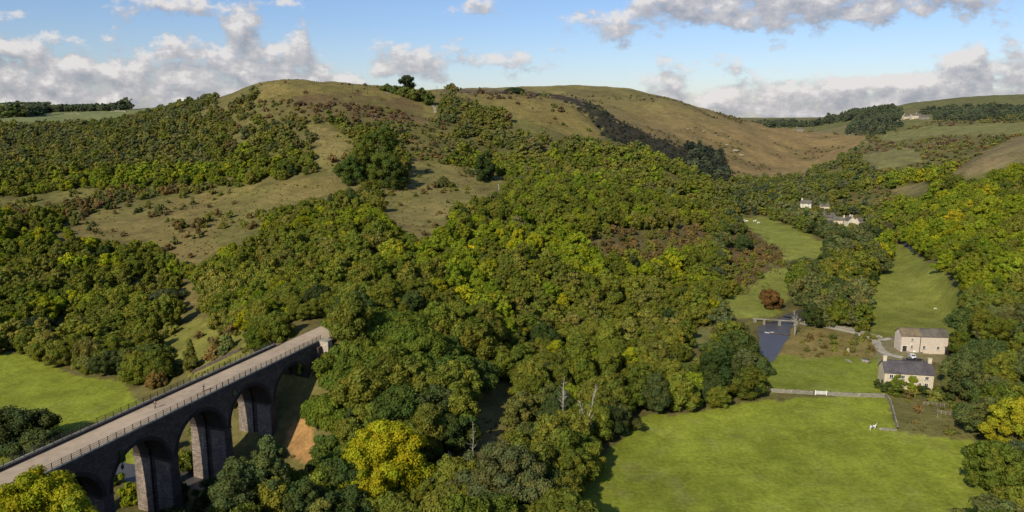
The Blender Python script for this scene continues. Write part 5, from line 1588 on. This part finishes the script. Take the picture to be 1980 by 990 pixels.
# the village
V_ = [
    (1547, 402, 10, 6, 4.6, 2.8, -32, M_WHITE, M_GSLATE, 'white village house with tall left chimney standing highest in the trees', (.8,)),
    (1587, 407, 8, 5, 4.0, 2.2, -6, M_CREAM, M_GSLATE, 'long pale cottage in the middle of the village', (10,)),
    (1594, 430, 11, 7, 4.2, 3.2, 8, M_WALL, M_GSLATE, 'stone cottage with broad grey roof in the village', (1.0,)),
    (1612, 436, 7, 6, 4.4, 2.4, -14, M_CREAM, M_GSLATE, 'cream walled village house left of the white gable', (8,)),
    (1660, 439, 5, 5, 4.6, 2.2, 20, M_BARN, M_GSLATE, 'small stone outhouse at the right end of the village', ()),
    (1748, 231, 16, 7, 5.5, 3, 4, M_CREAM, M_GSLATE, 'left pale farm building on the distant right hillside', (2,)),
    (1763, 231, 18, 7, 6.5, 3, 2, M_CREAM, M_GSLATE, 'middle pale farm building on the distant right hillside', (9,)),
    (1781, 232, 16, 7, 5.0, 3, 6, M_WALL, M_GSLATE, 'right stone farm building on the distant right hillside', ()),
    (1541, 254, 12, 6, 4.5, 3, 0, M_WALL, M_GSLATE, 'tiny far farmhouse on the saddle below the skyline', (1,)),
]
for i, (x_, y_, L, W, H, RH, a_, wm_, rm_, lb, ch_) in enumerate(V_):
    p_ = at(x_, y_)
    L_ = L
    ws = [(L_ * t, z, 1.0, 1.2) for t in (.25, .75) for z in ((1.0, 3.2) if H > 4.5 else (1.0,))]
    house('village_house' if i < 5 else 'hill_farm', (p_.x, p_.y, p_.z), math.radians(a_), L_, W, H, RH, wm_, rm_, lb, 'house', wins=ws, door=(L_ * .5, 1.0, 2.0), chim=ch_)
# white gable facing the camera
p_ = at(1655, 437)
gh = house('village_house', (p_.x, p_.y, p_.z), math.radians(96), 8, 7.0, 4.4, 3.0, M_WHITE, M_GSLATE, 'white village house turning its gable to the camera', 'house', wins=(), chim=(1.0, 4.0))

# ------------------------------------------------------------------ cars


def car(name, loc, rz, paint, label):
    o = empty(name, loc, rz, label, 'car')
    m_ = simple_mat(name + '_paint', paint, .3, .05, 1, .6, 0)
    prof = [(-2.1, .35), (-2.15, .75), (-1.95, .95), (-1.1, 1.02), (-.55, 1.42), (.95, 1.45), (1.65, 1.02), (2.1, .92), (2.15, .4)]
    MB().prism([(x, z) for x, z in prof], 'y', -.86, .86).build('body', m_, o, bevel=.08)
    gl_ = simple_mat('car_glass', (.02, .022, .025), .1, .05, 1, .6, 0)
    for s_ in (-1, 1):
        MB().prism([(-.95, 1.03), (-.5, 1.36), (.9, 1.38), (1.4, 1.03)], 'y', s_ * .865, s_ * .875).build('side_window', gl_, o)
    MB().add([(-1.13, -.72, 1.045), (-1.13, .72, 1.045), (-.62, .66, 1.40), (-.62, -.66, 1.40)], [(0, 1, 2, 3)]).build('windscreen', gl_, o)
    MB().add([(1.66, -.72, 1.05), (1.66, .72, 1.05), (1.02, .66, 1.44), (1.02, -.66, 1.44)], [(0, 1, 2, 3)]).build('rear_window', gl_, o)
    for x in (-1.35, 1.3):
        for s_ in (-1, 1):
            wh = MB(); wh.tube([(x, s_ * .68, .32), (x, s_ * .9, .32)], .33, 14); wo = wh.build('wheel', M_DOOR, o)
            wh = MB(); wh.tube([(x, s_ * .88, .32), (x, s_ * .915, .32)], .2, 10); wh.build('rim', M_FRAME, wo)
    return o


p_ = at(1758, 700); car('parked_car', p_, math.radians(8), (.03, .032, .04), 'dark car parked between barn and farmhouse, the left one')
p_ = at(1774, 700); car('parked_car', p_, math.radians(-160), (.05, .05, .055), 'dark grey car parked between barn and farmhouse, the right one')
p_ = at(1764, 692); car('parked_van', p_, math.radians(80), (.7, .7, .7), 'white car parked behind the two dark ones in the yard')

# ------------------------------------------------------------------ animals and people


def skin_obj(name, verts, edges, radii, mat, parent=None, sub=2):
    me = bpy.data.meshes.new(name); me.from_pydata(verts, edges, [])
    me.materials.append(mat)
    o = bpy.data.objects.new(name, me); COL.objects.link(o)
    if parent is not None: o.parent = parent
    o.modifiers.new('skin', 'SKIN')
    lay = me.skin_vertices[0].data if me.skin_vertices else None
    if lay is None:
        bm = bmesh.new(); bm.from_mesh(me); bm.verts.layers.skin.verify(); bm.to_mesh(me); bm.free(); lay = me.skin_vertices[0].data
    for i, r in enumerate(radii):
        lay[i].radius = (r, r) if not hasattr(r, '__len__') else r
    lay[0].use_root = True
    o.modifiers['skin'].use_smooth_shade = True
    sb = o.modifiers.new('sub', 'SUBSURF'); sb.levels = sub; sb.render_levels = sub
    return o


def patch_mat(name, a, b, thr=.5, scale=1.4):
    m, k, out = new_mat(name)
    tc = k.new('ShaderNodeTexCoord').outputs['Object']
    principled(k, out, k.mix(k.rng(k.noise(tc, scale, 2), thr - .02, thr + .02), a, b), .8, .2)
    return m


def quadruped(name, loc, rz, s, mat, label, cat, horse=True, graze=False, group=None, mats=None):
    V = [(0, 0, 1.18), (.45, 0, 1.2), (.8, 0, 1.22), (-.5, 0, 1.2), (-.85, 0, 1.22)]
    E_ = [(0, 1), (1, 2), (0, 3), (3, 4)]
    R_ = [.30, .30, .24, .29, .22]
    if graze: nk = [(1.15, 0, 1.05), (1.35, 0, .7), (1.5, 0, .38), (1.62, 0, .14)]
    else: nk = [(1.02, 0, 1.5), (1.2, 0, 1.82), (1.42, 0, 1.78), (1.68, 0, 1.58)]
    nr = [.19, .13, .13, .075] if horse else [.2, .16, .15, .1]
    b = len(V); V += nk; R_ += nr; E_ += [(2, b), (b, b + 1), (b + 1, b + 2), (b + 2, b + 3)]
    for sy in (-1, 1):
        # fore leg: shoulder, knee, fetlock, hoof
        b = len(V); V += [(.68, sy * .17, .95), (.7, sy * .17, .52), (.68, sy * .17, .14), (.72, sy * .17, .03)]; R_ += [.12, .07, .05, .065]
        E_ += [(1, b), (b, b + 1), (b + 1, b + 2), (b + 2, b + 3)]
        # hind leg: thigh, stifle forward, hock back, fetlock, hoof
        b = len(V); V += [(-.72, sy * .17, .95), (-.62, sy * .18, .78), (-.86, sy * .17, .5), (-.8, sy * .17, .14), (-.76, sy * .17, .03)]; R_ += [.16, .12, .065, .05, .065]
        E_ += [(3, b), (b, b + 1), (b + 1, b + 2), (b + 2, b + 3), (b + 3, b + 4)]
    e = len(V); top = b  # ears
    hidx = 6 + (0)
    o = skin_obj(name, V, E_, R_, mat)
    o.location = loc; o.rotation_euler = (0, 0, rz); o.scale = (s, s, s)
    tag(o, label, cat, group)
    tl = MB(); tl.tube([(-1.0, 0, 1.28), (-1.12, 0, 1.15), (-1.16, 0, .8), (-1.14, 0, .5)], [.04, .06, .08 if horse else .04, .03], 6); tl.build('tail', mats or mat, o, smooth=True)
    hd = Vector(nk[1])
    er = MB()
    for sy in (-1, 1): er.tube([hd + Vector((.02, sy * .06, .08)), hd + Vector((.0, sy * .1, .28 if horse else .1))], [.045, .015], 5)
    er.build('ear', mat, o)
    if horse and not graze:
        mn = MB(); mn.tube([(1.22, 0, 1.98), (1.02, 0, 1.74), (.85, 0, 1.5)], [.04, .08, .05], 5); mn.build('mane', mats, o, smooth=True)
    return o


M_PIE = patch_mat('piebald_coat', (.72, .70, .64), (.03, .025, .022), .56, 1.5)
M_BLK = simple_mat('dark_hair', (.02, .018, .016), .8, .2, 5)
M_COW = patch_mat('cream_coat', (.70, .66, .55), (.55, .5, .4), .6, 1)
p_ = at(1687, 832)
quadruped('horse', p_, math.radians(12), 1.0, M_PIE, 'black and white horse standing alone in the near field', 'horse', True, False, None, M_BLK)
for i, (x_, y_, a_, lb, gz_) in enumerate([(1437, 428, 20, 'cream cow furthest left of the four in the far meadow', True), (1444, 430, 160, 'cream cow second from left in the far meadow', True), (1459, 430, 5, 'cream cow third from left in the far meadow', False), (1467, 433, 200, 'cream cow furthest right of the four in the far meadow', True)]):
    p_ = at(x_, y_)
    quadruped('cow', p_, math.radians(a_), 1.15, M_COW, lb, 'cow', False, gz_, 'cows grazing in the far meadow', M_COW)
p_ = at(1808, 599)
quadruped('sheep', p_, math.radians(10), .62, M_COW, 'single white sheep on the river meadow beyond the barn', 'sheep', False, True, None, M_COW)


def person(loc, rz, top, legs_c, label, stride=.3, bend=0.0, hairc=(.03, .02, .015)):
    sk = simple_mat('skin', (.45, .28, .2), .6, .05, 5)
    mt = simple_mat('jacket_cloth', top, .9, .15, 4); ml = simple_mat('trouser_cloth', legs_c, .9, .15, 4)
    f = stride
    J = {'pel': (0, 0, .95), 'wst': (.02, 0, 1.12), 'chs': (.05 + bend * .1, 0, 1.36), 'nck': (.07 + bend * .16, 0, 1.52), 'hd1': (.09 + bend * .18, 0, 1.62), 'hd2': (.1 + bend * .2, 0, 1.72)}
    names = list(J); V = [J[n] for n in names]; E_ = [(0, 1), (1, 2), (2, 3), (3, 4), (4, 5)]; R_ = [.13, .11, .14, .055, .09, .085]
    hands = []; feet = []
    for sy in (-1, 1):
        sw = f * sy
        b = len(V)
        V += [(0, sy * .09, .88), (sw * .45 + .05, sy * .1, .5), (sw * .8 - .04, sy * .1, .09), (sw * .8 + .14, sy * .1, .04)]; R_ += [.095, .06, .042, .04]
        E_ += [(0, b), (b, b + 1), (b + 1, b + 2), (b + 2, b + 3)]
        feet.append(V[b:b + 4])
        b = len(V)
        V += [(V[2][0], sy * .19, 1.43), (V[2][0] - sw * .35, sy * .25, 1.15), (V[2][0] - sw * .5 + .14, sy * .23, .92), (V[2][0] - sw * .5 + .2, sy * .22, .83)]; R_ += [.06, .045, .034, .036]
        E_ += [(2, b), (b, b + 1), (b + 1, b + 2), (b + 2, b + 3)]
        hands.append(V[b:b + 4])
    o = skin_obj('person', V, E_, R_, sk)
    o.location = loc; o.rotation_euler = (0, 0, rz); tag(o, label, 'person')
    # jacket
    V2 = [V[0], V[1], V[2], (V[3][0], 0, 1.48)]; E2 = [(0, 1), (1, 2), (2, 3)]; R2 = [.16, .145, .17, .075]
    for h_ in hands:
        b = len(V2); V2 += [h_[0], h_[1], h_[2]]; R2 += [.08, .062, .05]; E2 += [(2, b), (b, b + 1), (b + 1, b + 2)]
    skin_obj('jacket', V2, E2, R2, mt, o)
    V3 = [(0, 0, .97)]; E3 = []; R3 = [.155]
    for h_ in feet:
        b = len(V3); V3 += [h_[0], h_[1], h_[2]]; R3 += [.11, .075, .06]; E3 += [(0, b), (b, b + 1), (b + 1, b + 2)]
    skin_obj('trousers', V3, E3, R3, ml, o)
    for h_ in feet:
        s_ = MB(); s_.tube([Vector(h_[2]) + Vector((-.06, 0, -.03)), Vector(h_[3]) + Vector((-.04, 0, .01)), Vector(h_[3]) + Vector((.06, 0, -.01))], [.05, .055, .035], 7); s_.build('shoe', M_BLK, o, smooth=True)
    # hands: palm and five fingers
    for h_, sy in zip(hands, (-1, 1)):
        p0 = Vector(h_[3]); hm = MB()
        for j in range(4):
            a0 = p0 + Vector((.03 - .02 * j, 0, -.02)); ln = (.07, .08, .075, .06)[j]
            hm.tube([a0, a0 + Vector((.01, 0, -ln * .6)), a0 + Vector((.03, -sy * .01, -ln))], [.011, .01, .008], 5)
        hm.tube([p0 + Vector((.03, 0, .01)), p0 + Vector((.06, 0, -.02)), p0 + Vector((.07, 0, -.05))], [.013, .011, .009], 5)
        hm.build('fingers', sk, o, smooth=True)
    hc = Vector(V[5])
    bm = bmesh.new(); bmesh.ops.create_icosphere(bm, subdivisions=2, radius=.108)
    for v_ in list(bm.verts):
        if v_.co.x > .035 and v_.co.z < .03 or v_.co.z < -.05: v_.co *= .72
    me = bpy.data.meshes.new('hair'); bm.to_mesh(me); bm.free(); me.materials.append(simple_mat('hair', hairc, .8, .2, 8))
    h_ = bpy.data.objects.new('hair', me); COL.objects.link(h_); h_.parent = o; h_.location = hc + Vector((-.01, 0, .0)); h_.scale = (1.05, .88, 1.1)
    fm = MB()
    fm.tube([hc + Vector((.085, 0, .0)), hc + Vector((.115, 0, -.045)), hc + Vector((.09, 0, -.055))], [.01, .018, .012], 5); fm.build('nose', sk, o, smooth=True)
    for sy in (-1, 1):
        e_ = MB(); e_.tube([hc + Vector((.08, sy * .033, -.01)), hc + Vector((.098, sy * .033, -.01))], .011, 6); e_.build('eye', M_BLK, o)
        e_ = MB(); e_.tube([hc + Vector((0, sy * .085, -.03)), hc + Vector((-.005, sy * .1, .01))], .02, 5); e_.build('ear', sk, o)
    mm = MB(); mm.tube([hc + Vector((.088, -.025, -.08)), hc + Vector((.093, 0, -.082)), hc + Vector((.088, .025, -.08))], .007, 5); mm.build('mouth', simple_mat('lips', (.3, .1, .09), .6), o)
    return o


def on_deck(px, py):
    x, y, z = ptz(px, py, ZT + .12); return Vector((x, y, z))


pp = on_deck(300, 789); person(pp, VY + .1, (.10, .075, .055), (.05, .05, .06), 'person in brown walking along the middle of the viaduct path', .32)
pp = on_deck(396, 757); person(pp + Vector((-.35, .15, 0)), VY - .3, (.03, .03, .035), (.03, .028, .03), 'person in black walking beside the right-hand railing of the viaduct', .3, .6)

# ------------------------------------------------------------------ dead trees, poles, rocks


def bare_tree(name, px_, py_, D, label, stems, h, col=None, twigs=26, seed=0, leafy=0, foot=None):
    x, y, zt = pt(px_, py_, D); zg = float(ground(x, y)); h = max(h, zt - zg) if not foot else zt - zg
    R_ = random.Random(seed); mb = MB()
    o = empty(name, (x, y, zg), 0, label, 'tree')
    tw = MB()
    for s_ in range(stems):
        a = R_.uniform(0, 6.28); l_ = R_.uniform(.08, .28) * (stems > 1)
        hh = h * R_.uniform(.75, 1.0) if s_ else h
        path = [Vector((math.cos(a) * .3 * s_ * .4, math.sin(a) * .3 * s_ * .4, -.4))]
        for j in range(1, 6):
            t = j / 5; path.append(Vector((math.cos(a) * l_ * hh * t * t + R_.uniform(-.15, .15), math.sin(a) * l_ * hh * t * t + R_.uniform(-.15, .15), hh * t)))
        mb.tube(path, [.26 * (1 - .8 * j / 5) * (1 if stems > 1 else .8) for j in range(6)], 7)
        for j in range(twigs // stems):
            t = R_.uniform(.35, .98); i_ = min(4, int(t * 5)); p0 = path[i_].lerp(path[i_ + 1], t * 5 - i_)
            b = R_.uniform(0, 6.28); ln = h * R_.uniform(.07, .2) * (1.2 - t)
            e = p0 + Vector((math.cos(b) * ln, math.sin(b) * ln, ln * R_.uniform(.2, .9)))
            tw.tube([p0, p0.lerp(e, .5) + Vector((0, 0, -.05 * ln)), e], [.07, .05, .02], 4)
            for _ in range(2):
                e2 = e + Vector((R_.uniform(-1, 1), R_.uniform(-1, 1), R_.uniform(0, 1))) * ln * .5
                tw.tube([p0.lerp(e, .6), e2], [.035, .012], 3)
    mb.build('trunk', col or M_BARE, o, smooth=True); tw.build('branches', col or M_BARE, o)
    return o


bare_tree('birch_tree', 1138, 745, 190, 'pale bare-stemmed birch clump at the corner of the near field', 3, 14, seed=1, twigs=60)
bare_tree('birch_tree', 1128, 790, 184, 'second pale birch with leaning bare stems just below the first', 3, 9, seed=2, twigs=50)
bare_tree('birch_tree', 1090, 735, 194, 'thin pale double birch stem left of the bare clump', 2, 13, seed=3, twigs=36)
bare_tree('dead_tree', 914, 815, 176, 'single dead pale stem on the rough grass bank', 1, 10, seed=4, twigs=8)
bare_tree('dead_tree', 1540, 598, 291, 'grey bare tree growing beside the footbridge', 2, 8, seed=5, twigs=60, foot=True)
bare_tree('dead_tree', 865, 865, 172, 'twiggy bare tree between the willow and the dark oak', 2, 8, seed=6, twigs=50)
bare_tree('dead_tree', 965, 372, 505, 'small leafless tree below the middle clearing', 2, 5, seed=7, twigs=40)
for i, (x_, y_) in enumerate([(682, 160), (711, 157), (845, 158)]):
    b_ = at(x_, 182 if i < 2 else 184); o_ = empty('telegraph_pole', b_, .3, ['left wooden telegraph pole on the hilltop skyline', 'middle wooden telegraph pole on the hilltop skyline', 'right wooden telegraph pole on the hilltop skyline'][i], 'pole')
    mb = MB(); mb.tube([(0, 0, -1), (0, 0, 10)], [.2, .14], 6); mb.build('post', M_DOOR, o_)
    MB().box(-.9, .9, -.08, .08, 9.1, 9.3).build('crossarm', M_DOOR, o_)
R_ = random.Random(9)
for i, (x_, y_, s_) in enumerate([(1422, 292, 5.5), (1405, 280, 3), (1432, 300, 4), (1385, 262, 2.6), (1360, 255, 3), (1330, 250, 2.5), (1412, 268, 2.5), (1345, 268, 2.2)]):
    p_ = at(x_, y_)
    bm = bmesh.new(); bmesh.ops.create_icosphere(bm, subdivisions=3, radius=1)
    for v_ in bm.verts:
        n_ = v_.co.normalized()
        v_.co = Vector((v_.co.x * 1.7, v_.co.y, v_.co.z * .8)) * (1 + .35 * math.sin(n_.x * 5 + i) * math.cos(n_.y * 4 + i * 2) + R_.uniform(-.09, .09))
    me = bpy.data.meshes.new('rock_outcrop'); bm.to_mesh(me); bm.free(); me.materials.append(M_LIME)
    o_ = bpy.data.objects.new('rock_outcrop', me); COL.objects.link(o_); o_.location = p_; o_.scale = (s_ * .8, s_ * .8, s_ * .35); o_.rotation_euler = (0, 0, R_.uniform(0, 3))
    tag(o_, 'largest pale limestone outcrop low on the far grass hill' if i == 0 else 'small pale limestone outcrop showing on the far grass hill', 'rock', 'limestone outcrops on the far grass hill')
